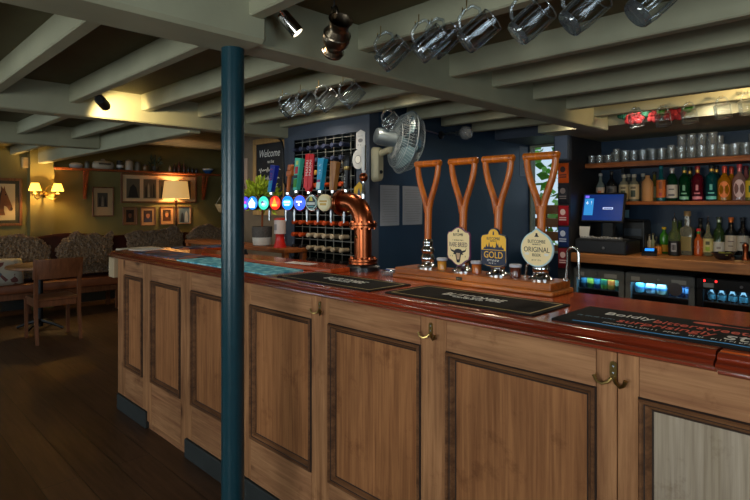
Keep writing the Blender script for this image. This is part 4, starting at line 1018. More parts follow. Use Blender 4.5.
ZS = .681; yf = YC + .07 + .11
f0 = FXE[0]
for k, (c, bnd, nm) in enumerate([((30, 50, 66), (60, 110, 130), 'dark teal'), ((46, 104, 44), (150, 160, 60), 'green'), ((30, 44, 84), (60, 120, 130), 'navy'), ((84, 130, 50), (30, 80, 60), 'lime'), ((180, 140, 50), (200, 100, 40), 'yellow'), ((40, 84, 60), (120, 130, 100), 'leaf green')]):
    can('%s drink can in the fridge below the till' % nm, f0 + .08 + .063 * k, yf + .0, ZS, c, band=bnd, h=.122)
f1 = FXE[1]
for k, nm in enumerate(['leftmost', 'middle', 'rightmost']):
    t = thing('round_bottle', '%s round pale blue bottle in the middle fridge' % nm, 'bottle', (f1 + .09 + .088 * k, yf, ZS), 0, 'drinks in the fridges')
    B().lathe([(.022, 0), (.038, .012), (.043, .05), (.036, .085), (.016, .105), (.013, .112)], seg=20).make('body', plain([(120, 200, 225), (190, 225, 240), (180, 205, 190)][k], .15), t)
    B().lathe([(.015, .110), (.015, .122)], seg=14).make('cap', plain([(60, 120, 180), (240, 240, 240), (210, 190, 80)][k], .3), t)
    B().sleeve(.0437, .04, .06, PI, 2 * PI, 10).make('label', plain((90, 150, 200), .4), t)
for k in range(3): can('dark blue drink can in the middle fridge, %s from the left' % ORD[k], f1 + .352 + .0615 * k, yf, ZS, (28, 44, 80), .03, .122 - .01 * (k > 0), (110, 150, 190))
f2 = FXE[2]
for k in range(7):
    t = thing('beer_bottle', 'dark beer bottle in the black fridge, %s from the left' % ORD[k], 'bottle', (f2 + .085 + .073 * k, yf, ZS), 0, 'drinks in the fridges')
    B().lathe([(.028, 0), (.031, .005), (.031, .06), (.022, .08), (.0125, .10), (.0125, .118)], seg=18).make('body', plain((26, 36, 40), .1, coat=.6), t)
    B().lathe([(.0145, .114), (.0145, .122), (.011, .125)], seg=14).make('cap', plain((120, 160, 170), .3), t)
    B().sleeve(.0315, .015, .055, PI, 2 * PI, 10).make('label', plain((70, 110, 120), .4), t)

t = thing('light_switch', 'pale cyan switch plate on the wall right of the till screen', 'switch', (XY(625.5, YB2), YB2, ZZ(212, XY(625.5, YB2), YB2)))
B().box(-.035, .035, -.012, 0, -.055, .055, .003).make('plate', plain((150, 196, 210), .4), t, smooth=False)
B().box(-.010, .010, -.018, -.012, -.018, .018, .002).make('rocker', plain((190, 214, 222), .4), t, smooth=False)
DL = [(-3.3, 2.62, 17), (-2.45, 2.62, 16), (-1.3, 2.52, 20), (-.3, 2.52, 18), (-1.2, 3.45, 16), (-2.4, 3.55, 16), (-3.2, 1.82, 9), (-2.3, 1.82, 9), (-4.75, 2.72, 10)]
DB = [(-2.0, 4.31, 11), (-1.5, 4.31, 11), (-1.0, 4.31, 11), (-.4, 4.31, 11)]
SP1, SP2, SP3, LB1, LB2, EXPO = 6, 24, 24, 11, 9, .27
mm2, nt, bs = newmat('cushion_print')
tc = nt.nodes.new('ShaderNodeTexCoord'); n = nt.nodes.new('ShaderNodeTexVoronoi'); n.inputs['Scale'].default_value = 14
rp = nt.nodes.new('ShaderNodeValToRGB'); el_ = rp.color_ramp.elements; rp.color_ramp.interpolation = 'CONSTANT'
el_[0].position = 0; el_[0].color = srgb(176, 166, 150); el_[1].position = .6; el_[1].color = srgb(110, 60, 56); el_.new(.72).color = srgb(150, 146, 140); el_.new(.85).color = srgb(80, 84, 96)
nt.links.new(tc.outputs['Object'], n.inputs['Vector']); nt.links.new(n.outputs['Color'], rp.inputs['Fac']); nt.links.new(rp.outputs['Color'], bs.inputs['Base Color']); bs.inputs['Roughness'].default_value = .8
# ============================== bottles ==================================================
PROF = {
 'round': lambda r, h: [(r * .8, 0), (r, .006), (r, h * .52), (r * .93, h * .6), (r * .55, h * .70), (r * .33, h * .76), (r * .3, h * .9)],
 'tall': lambda r, h: [(r * .85, 0), (r, .006), (r, h * .55), (r * .8, h * .62), (r * .42, h * .70), (r * .36, h * .92)],
 'wine': lambda r, h: [(r * .85, 0), (r, .006), (r, h * .60), (r * .9, h * .66), (r * .45, h * .75), (r * .38, h * .95)],
 'squat': lambda r, h: [(r * .85, 0), (r, .008), (r, h * .6), (r * .85, h * .7), (r * .4, h * .77), (r * .36, h * .9)],
 'jug': lambda r, h: [(r * .92, 0), (r, .008), (r, h * .66), (r * .9, h * .76), (r * .5, h * .86), (r * .4, h * .9), (r * .4, h)],
 'square': lambda r, h: [(r * .95, 0), (r, .006), (r, h * .56), (r * .9, h * .61), (r * .4, h * .66), (r * .36, h * .9)],
}
def bottle(label, u, y, z, kind, r, h, gm, lab=None, cap=None, lz=(.12, .5), grp='spirit bottles on the middle shelf', neck=None, pour=False, art=None, oval=False, seg=20, fin=None):
    t = thing('spirit_bottle', label, 'bottle', (XY(u, y), y, z), 0, grp)
    pr = PROF[kind](r, h); sg = 4 if kind == 'square' else seg
    m = Matrix.Rotation(PI / 4, 4, 'Z') @ Matrix.Scale(1.25, 4, (1, 1, 0)) if kind == 'square' else None
    B().lathe(pr, seg=sg, m=Matrix.Rotation(PI / 4, 4, 'Z') if kind == 'square' else None).make('glass_body', gm, t)
    a0, a1 = PI * 1.02, PI * 2.12
    if lab:
        if oval:
            b = B(); n = 4 if oval == 2 else 22; cz, hh = h * (lz[0] + lz[1]) / 2, h * (lz[1] - lz[0]) / 2
            c = b.bm.verts.new(((r + .001) * math.cos(4.86), (r + .001) * math.sin(4.86), cz)); vs = []
            for i in range(n):
                w = 2 * PI * i / n; a = 4.86 + (.95 if oval == 2 else .80) * math.cos(w); vs.append(b.bm.verts.new(((r + .001) * math.cos(a), (r + .001) * math.sin(a), cz + hh * math.sin(w))))
            for i in range(n): b.bm.faces.new((c, vs[i], vs[(i + 1) % n]))
            q = b.make('label', plain(lab, .5, var=.02), t)
        elif kind == 'square': q = B().box(-r * .6, r * .6, -r * .7072 - .001, -r * .7072, h * lz[0], h * lz[1]).make('label', plain(lab, .5), t, smooth=False)
        else: q = B().sleeve(r + .0008, h * lz[0], h * lz[1], a0, a1, 16).make('label', plain(lab, .5, var=.02), t)
        if art:
            hh = lz[1] - lz[0]
            for f0, f1, aw, c in art: B().sleeve(r + .0016, h * (lz[0] + hh * f0), h * (lz[0] + hh * f1), 4.86 - aw, 4.86 + aw, 10).make('label_print', plain(c, .5, var=0), q)
    if fin:
        for z0, z1, w in ((.05, .13, .9), (.20, .24, .5), (.30, .46, .22)): B().sleeve(r + .001, h * z0, h * z1, 4.86 - w, 4.86 + w, 12).make('label_print', plain(fin, .4, var=.3), t)
    nr, nz = pr[-1]
    if neck: B().lathe([(nr + .0012, nz - h * .13), (nr + .0012, nz - h * .005)], seg=16, cap=False).make('neck_foil', plain(neck, .3, metal=.5), t)
    if pour: B().lathe([(nr * .9, nz), (nr * 1.1, nz + .004), (nr * .9, nz + .02), (nr * .35, nz + .026)], seg=14).tube([(0, 0, nz + .024), (0, -.002, nz + .045), (.004, -.012, nz + .07)], [.0045, .004, .0032], 8).make('pourer', CHROME, t)
    elif cap: B().lathe([(nr + .003, nz - .004), (nr + .004, nz), (nr + .004, h - .004 if h > nz + .008 else nz + .012), (nr + .001, h if h > nz + .008 else nz + .016)], seg=16).make('cap', plain(cap, .35), t)
    return t
ZM, YM = 1.484, 5.22
DK = plain((18, 20, 24), .08, coat=.6)
D2 = (90, 84, 70)
def mid(label, u, *a, dy=0, **k): return bottle(label, u, YM + dy, ZM, *a, **k)
mid('clear spirit bottle with a white and orange label, leftmost above the till', 600.5, 'tall', .04, .27, tint((150, 170, 170)), (196, 176, 160), (150, 152, 156), (.1, .5), art=[(.2, .7, .4, (190, 110, 70))])
mid('black round bottle with a grey label, second from the left above the till', 611.5, 'round', .046, .29, DK, (92, 90, 92), (30, 30, 32), (.22, .5), art=[(.3, .7, .45, (40, 40, 44))])
mid('glass stoppered bottle with cream botanical label, nearer the black round bottle', 624, 'squat', .044, .25, tint((170, 170, 150)), (186, 170, 132), (176, 170, 156), (.08, .62), art=[(.15, .6, .45, (70, 78, 58)), (.7, .85, .5, (110, 96, 70))])
mid('glass stoppered bottle with cream botanical label, nearer the tan stone bottle', 634, 'squat', .044, .25, tint((170, 170, 150)), (190, 172, 136), (176, 170, 156), (.08, .62), art=[(.15, .6, .45, (60, 72, 60)), (.7, .85, .5, (110, 96, 70))])
mid('glass stoppered bottle standing behind, between the two botanical labels', 628.5, 'squat', .04, .26, tint((150, 150, 140)), (120, 112, 92), (176, 170, 156), dy=.115)
mid('glass stoppered bottle standing behind the tan stone bottle', 643, 'squat', .04, .26, tint((150, 150, 140)), (120, 112, 92), (176, 170, 156), dy=.115)
mid('tan stoneware bottle with a short neck', 647.5, 'jug', .048, .235, mat('tan_stoneware', (206, 150, 96), .55, var=.06), None, None)
mid('yellowish bottle standing behind the tan stone bottle', 654.5, 'tall', .036, .27, tint((150, 140, 60)), (150, 140, 90), (40, 40, 40), dy=.08)
mid('tall teal bottle with an orange label', 661, 'tall', .038, .315, tint((30, 130, 140)), (206, 110, 50), (30, 110, 124), (.1, .6), art=[(.1, .28, .3, (190, 70, 70)), (.5, .9, .35, (150, 80, 40))])
mid('dark green bottle with grey cap and white label', 672, 'jug', .043, .275, tint((10, 60, 40), .3), (202, 196, 190), (176, 172, 172), (.1, .52), art=[(.62, .7, .5, (60, 60, 70)), (.15, .3, .6, (90, 90, 100))], neck=(170, 168, 168))
mid('green faceted bottle with a gold collar', 684.5, 'squat', .044, .30, tint((14, 96, 60), .75), None, (24, 70, 60), neck=(206, 160, 70), fin=(120, 180, 150))
mid('bottle with a gold collar, behind the green faceted one', 690, 'squat', .04, .30, tint((40, 70, 60), .4), None, (40, 44, 44), dy=.115, neck=(206, 160, 70))
mid('pink red faceted bottle with a gold collar', 697.5, 'squat', .044, .30, tint((150, 30, 60), .75), None, (150, 40, 46), neck=(206, 160, 70), fin=(216, 130, 140))
mid('turquoise faceted bottle with a gold collar', 711.5, 'squat', .046, .305, tint((14, 110, 124), .75), None, (26, 30, 36), neck=(206, 160, 70), fin=(110, 200, 190))
mid('dark bottle with a gold collar, behind the turquoise one', 716.5, 'squat', .04, .305, tint((20, 60, 70), .4), None, (26, 30, 36), dy=.115, neck=(206, 160, 70))
mid('golden orange bottle with an oval orange label', 724.5, 'round', .052, .29, tint((226, 150, 30), .6), (236, 130, 60), (190, 60, 46), (.08, .56), oval=True, neck=(196, 80, 60))
mid('golden bottle with a red cap, behind the oval orange label', 731.5, 'round', .046, .29, tint((200, 140, 30), .45), None, (186, 60, 46), dy=.115, neck=(190, 80, 60))
mid('pale pink bottle with an oval white label', 739.5, 'round', .052, .30, tint((226, 170, 160), .65), (232, 196, 190), (190, 70, 80), (.08, .58), oval=True, neck=(200, 110, 110))
mid('pink capped bottle behind the oval white label', 746, 'round', .046, .29, tint((200, 120, 120), .45), None, (110, 40, 50), dy=.115)
mid('bottle with a bright yellow label at the right end', 751.5, 'tall', .044, .27, tint((150, 150, 60), .4), (236, 196, 40), (40, 90, 60), (.1, .6), art=[(.3, .7, .4, (50, 110, 60))])
for k, (c, nm) in enumerate([((70, 50, 40), 'brown'), ((40, 60, 90), 'blue'), ((150, 150, 140), 'clear')]):
    mid('%s spirit bottle past the yellow label' % nm, 766 + 15 * k, 'tall', .042, .28, tint(c), (190, 180, 160), (40, 40, 44))
G2 = 'bottles standing on the back counter'
def low(label, u, y, kind, r, h, *a, **k): return bottle(label, u, y, ZK, kind, r * 1.06, h * 1.12, *a, grp=G2, **k)
low('green juice bottle with a yellow cap', 664, 5.330, 'jug', .034, .20, plain((60, 140, 40), .15, coat=.5), (226, 170, 50), (240, 200, 30), (.08, .36))
low('bottle of black liquid with a round crest and a pourer', 674.5, 5.160, 'tall', .046, .29, tint((150, 170, 120), .8), (16, 16, 20), None, (.02, .40), pour=True, art=[(.25, .85, .42, (150, 150, 156)), (.35, .75, .32, (40, 40, 46))])
low('square clear bottle with a cork and gold leaf pattern', 687.5, 5.320, 'square', .062, .345, tint((190, 190, 170), .7), (150, 134, 84), (176, 140, 90), (.10, .42))
low('small hot sauce bottle with a red cap and diamond label', 698.5, 5.300, 'tall', .034, .21, plain((186, 84, 30), .15, coat=.5), (226, 216, 206), (214, 40, 44), (.06, .58), oval=2, art=[(.4, .6, .3, (200, 120, 100))], neck=(40, 130, 60))
low('clear bottle with a pourer and a yellow green label', 708, 5.320, 'tall', .036, .26, tint((190, 190, 150), .7), (206, 196, 130), None, (.12, .52), pour=True, art=[(.1, .4, .4, (150, 176, 50)), (.55, .8, .4, (90, 90, 60))])
low('green wine bottle with a square white label', 719, 5.320, 'wine', .039, .30, tint((50, 74, 36), .3), (206, 202, 190), (60, 76, 60), (.08, .38), neck=(170, 176, 150), art=[(.4, .6, .35, (150, 140, 130))])
low('dark wine bottle with a bright orange capsule', 731, 5.330, 'wine', .041, .30, DK, (206, 190, 166), (214, 110, 40), (.16, .55), neck=(214, 110, 40), art=[(.6, .66, .5, (120, 100, 90)), (.3, .36, .4, (120, 100, 90))])
low('dark wine bottle with a cream label and a black capsule', 743, 5.350, 'wine', .040, .30, DK, (202, 192, 172), (30, 30, 36), (.18, .55), art=[(.5, .58, .5, (110, 100, 90))])
low('dark wine bottle at the right end of the back counter', 755, 5.330, 'wine', .040, .30, DK, (190, 180, 160), (40, 30, 36), (.18, .5))
low('green bottle with a yellow band, behind the black liquid', 680, 5.410, 'wine', .038, .27, tint((60, 90, 40), .3), (196, 190, 60), (50, 70, 50), (.35, .5))
low('dark necked bottle behind the hot sauce', 700.5, 5.410, 'wine', .038, .29, DK, (70, 60, 50), (24, 24, 26))
for u, h, c, nm in ((649.5, .15, (196, 186, 166), 'cream'), (653, .16, (150, 156, 120), 'pale green'), (656.5, .13, (60, 62, 60), 'dark')):
    low('small %s bitters bottle beside the printer' % nm, u, 5.38, 'tall', .018, h, plain(c, .3), None, (90, 80, 60))
t = thing('orange_jar', 'small jar of amber syrup behind the card reader', 'jar', (XY(658, 5.2), 5.2, ZK))
B().lathe([(.03, 0), (.034, .006), (.034, .06), (.028, .072)], seg=20).make('body', plain((190, 110, 40), .2, coat=.4), t)
B().lathe([(.029, .072), (.03, .088), (.026, .09)], seg=20).make('lid', BRASS, t)
t = thing('garnish_bowl', 'dark bowl of green garnish on the back counter', 'bowl', (XY(723, 5.06), 5.06, ZK))
B().lathe([(.03, 0), (.05, .008), (.082, .052), (.086, .058), (.079, .055), (.045, .014), (0, .010)], seg=28, cap=False).make('bowl', plain((30, 34, 44), .2, coat=.5), t)
b = B()
for k in range(26): b.ball((R.gauss(0, .03), R.gauss(0, .03), .042 + R.uniform(-.006, .014)), (R.uniform(.008, .016), R.uniform(.008, .014), .006), 8, 5)
b.make('garnish', mat('garnish', (150, 150, 60), .5, var=.5, scale=30), t)['kind'] = 'stuff'
t = thing('dish', 'dark teal dish behind the garnish bowl', 'dish', (XY(731.5, 4.98) + .03, 4.915, ZK))
t.location.x = XY(739, 5.17); t.location.y = 5.17
B().lathe([(.02, 0), (.03, .006), (.042, .03), (.039, .029), (.027, .009), (0, .008)], seg=24, cap=False).make('dish', plain((36, 60, 68), .3), t)
t = thing('pepper_mill', 'copper coloured pepper mill at the right end of the back counter', 'pepper mill', (XY(745.5, 5.10), 5.10, ZK))
B().lathe([(.024, 0), (.026, .006), (.022, .03), (.016, .06), (.021, .09), (.022, .098)], seg=22).make('body', COPPER, t)
B().lathe([(.020, .098), (.024, .11), (.022, .128), (.010, .134), (.008, .142)], seg=22).make('top', COPPER, t)
t = thing('scoop', 'small pale wooden scoop lying by the pepper mill', 'scoop', (XY(738, 4.98), 4.98, ZK), .3)
B().prism(rrect(.05, .02, .009), 0, .008).make('blade', PALEW, t, smooth=False)
B().box(.02, .07, -.004, .004, .001, .008, .002).make('handle', PALEW, t, smooth=False)

# ============================== glasses on the top shelf =================================
def tumbler(r, h, label, nm='tumbler'):
    t = thing(nm, label, 'glass', (0, 0, 0), 0, 'clean glasses on the top shelf')
    B().lathe([(r * .86, 0), (r * .9, .003), (r, h), (r - .0022, h), (r * .9 - .003, .012), (0, .010)], seg=20, cap=False, flute=10, fa=.02).make('bowl', TGLASS, t)
    return t
ZG = 1.846
gl = []
pA = tumbler(.034, .078, ''); pB = tumbler(.036, .105, ''); pC = tumbler(.033, .128, '', 'highball_glass')
used = set()
def put(p, x, y, z, label):
    if p in used: dup(p, label, (x, y, z), (0, 0, R.uniform(0, 6)))
    else: used.add(p); p.location = (x, y, z); p['label'] = label
xs = [-2.205 + .078 * i for i in range(20)]
for j, (y, dx) in enumerate(((5.17, 0), (5.252, .03), (5.334, .0))):
    row = ['front', 'middle', 'rear'][j]
    for i, x in enumerate(xs):
        p = pA if (i < 2 or (j == 0 and i < 3)) else (pC if i in (3, 9) or (j == 2 and i % 3 == 0) else pB)
        if p is pC and j == 1: p = pB
        kind = 'highball' if p is pC else ('low tumbler' if p is pA else 'tumbler')
        put(p, x + dx + R.uniform(-.003, .003), y, ZG, '%s, %s from the left in the %s row on the top shelf' % (kind, ORD[i], row))
        if 10 <= i <= 13 and j < 2: put(pA if j else pB, x + dx, y, ZG + (.129 if p is pC else .1062), 'tumbler stacked on the %s %s from the left in the %s row' % (kind, ORD[i], row))
        if 16 <= i <= 18 and j == 1: put(pA, x + dx, y, ZG + .1062, 'low tumbler stacked on the %s %s from the left in the %s row' % (kind, ORD[i], row))

# ============================== hanging mugs, jug, spots =================================
RIB = thin_glass('rib_glass', (238, 244, 248), .10, .05, .4)
SOLIDG = thin_glass('base_glass', (214, 224, 232), .10, .04, .45)
def mug(label, c, ax, roll, hookz, grp, gm=GLASS, r=.046, h=.125, hook_xy=None):
    t = thing('hanging_mug', label, 'beer mug', c, 0, grp)
    a = Vector(ax).normalized(); up = Vector((0, 0, 1)); side = (up - a * up.dot(a)).normalized()
    side = (Matrix.Rotation(roll, 3, a) @ side); oth = a.cross(side)
    m = Matrix(((side.x, oth.x, a.x, 0), (side.y, oth.y, a.y, 0), (side.z, oth.z, a.z, 0), (0, 0, 0, 1))) @ Matrix.Translation((0, 0, -h / 2))
    B().lathe([(0, .002), (r * .82, 0), (r * .93, .006), (r * 1.0, h * .3), (r * .98, h * .62), (r * .95, h), (r * .95 - .003, h), (r * .93 - .004, h * .6), (r * .9 - .004, h * .3), (r * .74, .020), (0, .016)], seg=40, m=m, cap=False, flute=10, fa=.018).make('bowl', gm, t)
    b = B()
    for k in range(10):
        w = 2 * PI * (k + .5) / 10; b.tube([(q * r * math.cos(w), q * r * math.sin(w), z * h) for q, z in ((.86, .10), (.97, .30), (.965, .6), (.95, .84))], [.0014, .0022, .0022, .0012], 6, m)
    b.make('fluting', RIB, t)
    B().tube([(.935 * r * math.cos(2 * PI * k / 32), .935 * r * math.sin(2 * PI * k / 32), h) for k in range(32)], .0022, 8, m, True).make('rim', RIB, t)
    B().lathe([(0, .001), (r * .80, 0), (r * .90, .006), (r * .92, .016), (r * .70, .019), (0, .016)], seg=32, m=m, cap=False).make('thick_base', SOLIDG, t)
    B().tube([(r * .9, 0, h * .84), (r * 1.25, 0, h * .9), (r * 1.72, 0, h * .80), (r * 1.86, 0, h * .55), (r * 1.66, 0, h * .32), (r * 1.2, 0, h * .2), (r * .94, 0, h * .2)], [.006, .0062, .006, .006, .006, .0062, .006], 10, m).make('handle', RIB, t)
    top = m @ Vector((r * 1.80, 0, h * .62))
    b = B(); hz = hookz - c[2]
    b.tube([(top.x, top.y, hz + .01), (top.x, top.y, top.z + .014)] + [(top.x - .009 * (1 - math.cos(w)), top.y, top.z + .006 - .012 * math.sin(w)) for w in [PI * k / 6 for k in range(1, 8)]], .0022, 6)
    b.make('cup_hook', BRASS, t)
    return t
AXM = (.60, .42, .62)
G1, GR2, GR3 = 'pint mugs hanging over the bar front', 'pint mugs hanging above the tap font', 'goblets hanging over the back bar'
YM1 = 1.56
for u, v, lab, dr in ((392, 54, 'first glass mug from the pewter jug in the near hanging row', .1), (430, 44, 'second glass mug from the pewter jug in the near hanging row', 0), (443, 41, 'glass mug half hidden behind the second in the near hanging row', .1), (478, 32, 'third full glass mug from the pewter jug in the near hanging row', -.05), (531, 22, 'fourth full glass mug from the pewter jug in the near hanging row', .05), (584, 11, 'fifth full glass mug from the pewter jug in the near hanging row', 0), (653, 0, 'last glass mug of the near hanging row, cut by the top of the view', .06)):
    y = YM1 + (.10 if u == 443 else 0); x = XY(u, y)
    mug(lab, (x, y, ZZ(v, x, y)), (AXM[0], AXM[1], AXM[2] + dr * .5), .35 + dr, 2.14, G1)
for u, v, lab in ((291, 107, 'leftmost glass mug of the four hanging above the tap handles'), (309, 104, 'second glass mug of the four hanging above the tap handles'), (327.5, 100, 'third glass mug of the four hanging above the tap handles'), (352, 96, 'rightmost glass mug of the four hanging above the tap handles')):
    y = 1.97; x = XY(u, y)
    mug(lab, (x, y, ZZ(v, x, y)), (.55, .42, .70), .45, 2.14, GR2)
y = 2.78; x = XY(391, y)
mug('lone glass mug hanging behind the wall fan', (x, y, ZZ(122, x, y)), (.6, .4, .6), .4, 2.14, 'lone mug', GLASS)
YG = 4.10
for k, (u, v) in enumerate(((637, 121), (664, 120), (690, 117), (723, 112), (748, 108))):
    x = XY(u, YG)
    mug('%s glass goblet from the left, hanging over the back bar' % ORD[k], (x, YG - .02, ZZ(v, x, YG)), (.95, .25, .12), .25, 2.14, GR3, GLASS, .05, .095)
t = thing('hanging_garland', 'red and green paper garland behind the hanging goblets', 'garland', (XY(645, 4.42), 4.41, 2.15))
wl, wr = XY(617, 4.4) - XY(645, 4.42), XY(692, 4.4) - XY(645, 4.42)
B().tube([(wl + (wr - wl) * i / 12, -.01, .02 * math.cos(i * 1.6)) for i in range(13)], .004, 6).make('string', LEAFD, t)
for k in range(9):
    x = wl + .05 + (wr - wl - .08) * k / 8; red = k in (1, 2, 4, 6, 7)
    b = B()
    for q in range(5):
        a = 2 * PI * q / 5; b.ball((x + .026 * math.cos(a), -.022, (-.03 if red else .02) + .026 * math.sin(a)), (.024, .010, .024), 10, 6)
    b.make('paper_flower', plain((140, 26, 32) if red else ((60, 120, 44) if k % 3 else (26, 90, 70)), .8), t)
# pewter jug
c = (-1.465, 1.27, 2.05)
t = thing('hanging_jug', 'tarnished pewter jug hanging from the ceiling by its handle', 'jug', c)
a = Vector((.70, -.36, .56)).normalized(); side = (Vector((0, 0, 1)) - a * a.z).normalized(); side = Matrix.Rotation(.15, 3, a) @ side; oth = a.cross(side)
m = Matrix(((side.x, oth.x, a.x, 0), (side.y, oth.y, a.y, 0), (side.z, oth.z, a.z, 0), (0, 0, 0, 1))) @ Matrix.Translation((0, 0, -.075))
B().lathe([(0, .002), (.036, 0), (.038, .008), (.034, .016), (.031, .026), (.036, .036), (.047, .055), (.050, .075), (.046, .096), (.036, .112), (.034, .122), (.038, .138), (.043, .150), (.040, .150), (.034, .136), (.031, .122), (.033, .11), (.043, .094), (.046, .075), (.043, .057), (.028, .03), (0, .028)], seg=32, m=m, cap=False).make('body', PEWTER, t)
B().lathe([(.0395, .010), (.041, .013), (.0395, .016)], seg=32, m=m, cap=False).lathe([(.0475, .086), (.0505, .09), (.048, .094)], seg=32, m=m, cap=False).make('band', PEWTER, t)
B().tube([(.046, 0, .06), (.066, 0, .07), (.082, 0, .10), (.080, 0, .135), (.064, 0, .155), (.046, 0, .150), (.040, 0, .145)], [.006, .006, .0058, .0058, .006, .006, .005], 10, m).make('handle', PEWTER, t)
top = m @ Vector((.076, 0, .145))
B().tube([(top.x, top.y, ZC - c[2]), (top.x, top.y, top.z + .012), (top.x - .01, top.y, top.z - .006), (top.x - .016, top.y, top.z + .006)], .0022, 6).make('hook', IRON, t)
def spot(label, p, d, L, r, mt, power, colr, ang, fix):
    t = thing('ceiling_spotlight', label, 'spotlight', p)
    dv = Vector(d).normalized(); m = dv.to_track_quat('Z', 'Y').to_matrix().to_4x4()
    B().lathe([(r * .7, -L), (r * .95, -L + .006), (r, -L + .012), (r, 0), (r * .86, 0), (r * .84, -.010)], seg=28, m=m, cap=False).lathe([(r * .7, -L), (.0, -L)], seg=28, m=m, cap=False).make('barrel', mt, t)
    B().lathe([(r * .84, -.009), (0, -.007)], seg=28, m=m, cap=False).make('bulb', glow('spot_bulb', (255, 236, 200), 5.), t)
    f = Vector(fix) - Vector(p)
    B().tube([tuple(dv * (-L * .6)), tuple(dv * (-L * .6) + (f - dv * (-L * .6)) * .5 + Vector((0, 0, .004))), tuple(f)], .006, 8).make('bracket', mt, t)
    ln = bpy.data.lights.new('spot_beam', 'SPOT'); ln.energy = power; ln.color = colr; ln.spot_size = math.radians(ang); ln.spot_blend = .6; ln.shadow_soft_size = .025
    o = bpy.data.objects.new('spot_beam', ln); COL.objects.link(o); o.location = Vector(p) + dv * .012; o.rotation_euler = dv.to_track_quat('-Z', 'Y').to_euler()
spot('chrome spotlight clamped under the joist beside the pewter jug', (XY(298, 1.2), 1.2, ZZ(33, XY(298, 1.2), 1.2)), (.44, .52, -.78), .092, .025, CHROME, SP1, (1, .78, .5), 80, (XY(290, 1.15), 1.10, 2.14))
spot('black spotlight shining on the far painted beam', (XY(105.5, 1.24), 1.24, ZZ(106, XY(105.5, 1.24), 1.24)), (-.62, .46, -.16), .12, .032, BLACK, SP2, (1, .74, .34), 92, (XY(92, 1.18), 1.165, 2.17))
spot('chrome spotlight over the back bar, pointing at the hanging goblets', (-.55, 3.80, 2.10), (-.75, .50, -.12), .10, .026, CHROME, SP3, (1, .72, .36), 90, (-.5, 3.73, 2.16))

def fill_light(label, x, y, z, power, colr=(1, .86, .66), r=.035):  # added fixtures, hidden from view, that brighten the bar interior and shelves
    t = thing('added_fill_light', label, 'fill_light', (x, y, z), 0, 'added fill lights')
    B().lathe([(r, -.012), (r + .012, -.012), (r + .014, 0), (r, 0)], seg=24, cap=False).make('rim', CHROME, t)
    B().lathe([(r, -.006), (0, -.006)], seg=24, cap=False).make('bulb', glow('fill_bulb', (255, 236, 205), 10.), t)
    ln = bpy.data.lights.new('fill_beam', 'SPOT'); ln.energy = power; ln.color = colr; ln.spot_size = math.radians(140); ln.spot_blend = .8; ln.shadow_soft_size = .05
    o = bpy.data.objects.new('fill_beam', ln); COL.objects.link(o); o.location = (x, y, z - .016)
for k, (x, y, p) in enumerate(DL): fill_light('added hidden fill light between the joists above the bar, %s in the run' % ORD[k], x, y, ZC if x > -4 else 2.42, p)
for k, (x, y, p) in enumerate(DB): fill_light('added fill light behind the joist over the back bar, %s from the window end' % ORD[k], x, y, ZC, p)
# ============================== the lounge ===============================================
t = thing('picture_shelf', 'long high shelf on two wooden brackets along the lounge wall', 'shelf', (-8.7, 3.6, 1.99))
ys, ye = YX(54, -8.62) - 3.6, 5.2 - 3.6
B().box(-.1, .1, ys, ye, -.03, 0, .004).make('board', REDW, t, smooth=False)
for u in (86, 205):
    y = YX(u, -8.72) - 3.6
    B().box(-.1, -.06, y - .02, y + .02, -.45, -.03, .003).make('bracket_upright', REDW, t, smooth=False)
    B().tube([(-.06, y, -.40), (.08, y, -.035)], .017, 4).make('bracket_strut', REDW, t, smooth=False)
ZS2 = 1.99
def ornament(name, label, cat, u, x=-8.69): return thing(name, label, cat, (x, YX(u, x), ZS2))
def jar(label, u, prof, c, lid=None, name='jar', cat='jar', band=None, rough=.35):
    t = ornament(name, label, cat, u)
    B().lathe(prof, seg=20).make('body', plain(c, rough), t)
    r, z = prof[-1]
    if lid: B().lathe([(r + .004, z), (r + .004, z + .015), (r * .6, z + .022)], seg=16).make('lid', plain(lid, .4), t)
    if band: B().sleeve(max(p[0] for p in prof) + .001, z * .3, z * .6, -2.6, 1.0, 12).make('label', plain(band, .5), t)
t = ornament('covered_dish', 'white oval covered dish at the left end of the high shelf', 'dish', 76)
m = Matrix.Diagonal((.8, 1.35, 1, 1))
B(m).lathe([(.05, 0), (.062, .012), (.066, .04)], seg=26).make('base', plain((186, 178, 170), .35), t)
B(m).lathe([(.067, .04), (.064, .058), (.045, .076), (.012, .082)], seg=26).make('lid', plain((196, 188, 180), .35), t)
jar('small bluish jar between the white dish and the long tureen', 87, [(.03, 0), (.034, .01), (.034, .08), (.024, .09)], (110, 112, 104), (90, 80, 60))
t = ornament('tureen', 'long pale tureen with a dark inscription on the high shelf', 'tureen', 103)
m = Matrix.Diagonal((.55, 1.25, 1, 1))
B(m).lathe([(.10, 0), (.122, .02), (.126, .06), (.120, .09)], seg=30).make('base', plain((176, 166, 146), .4), t)
B(m).lathe([(.121, .09), (.105, .115), (.05, .13), (.02, .135), (.024, .15), (.01, .155)], seg=30).make('lid', plain((170, 160, 140), .4), t)
q = B().box(.0695, .071, -.08, .09, .068, .09).make('inscription', plain((60, 54, 46), .6), t, smooth=False)
jar('black topped storage jar with a white label', 120, [(.045, 0), (.05, .01), (.05, .11), (.042, .125)], (60, 58, 54), (30, 28, 28), band=(200, 196, 188))
jar('largest white glazed jar on the high shelf', 129, [(.05, 0), (.06, .012), (.062, .12), (.05, .145)], (172, 164, 150), (130, 110, 90))
jar('grey glazed jar right of the largest white one', 137.5, [(.036, 0), (.044, .01), (.044, .10), (.034, .12)], (120, 112, 98), (80, 70, 58))
jar('small brown round pot on the high shelf', 145.5, [(.04, 0), (.052, .03), (.05, .07), (.036, .085)], (126, 94, 56), (90, 64, 40))
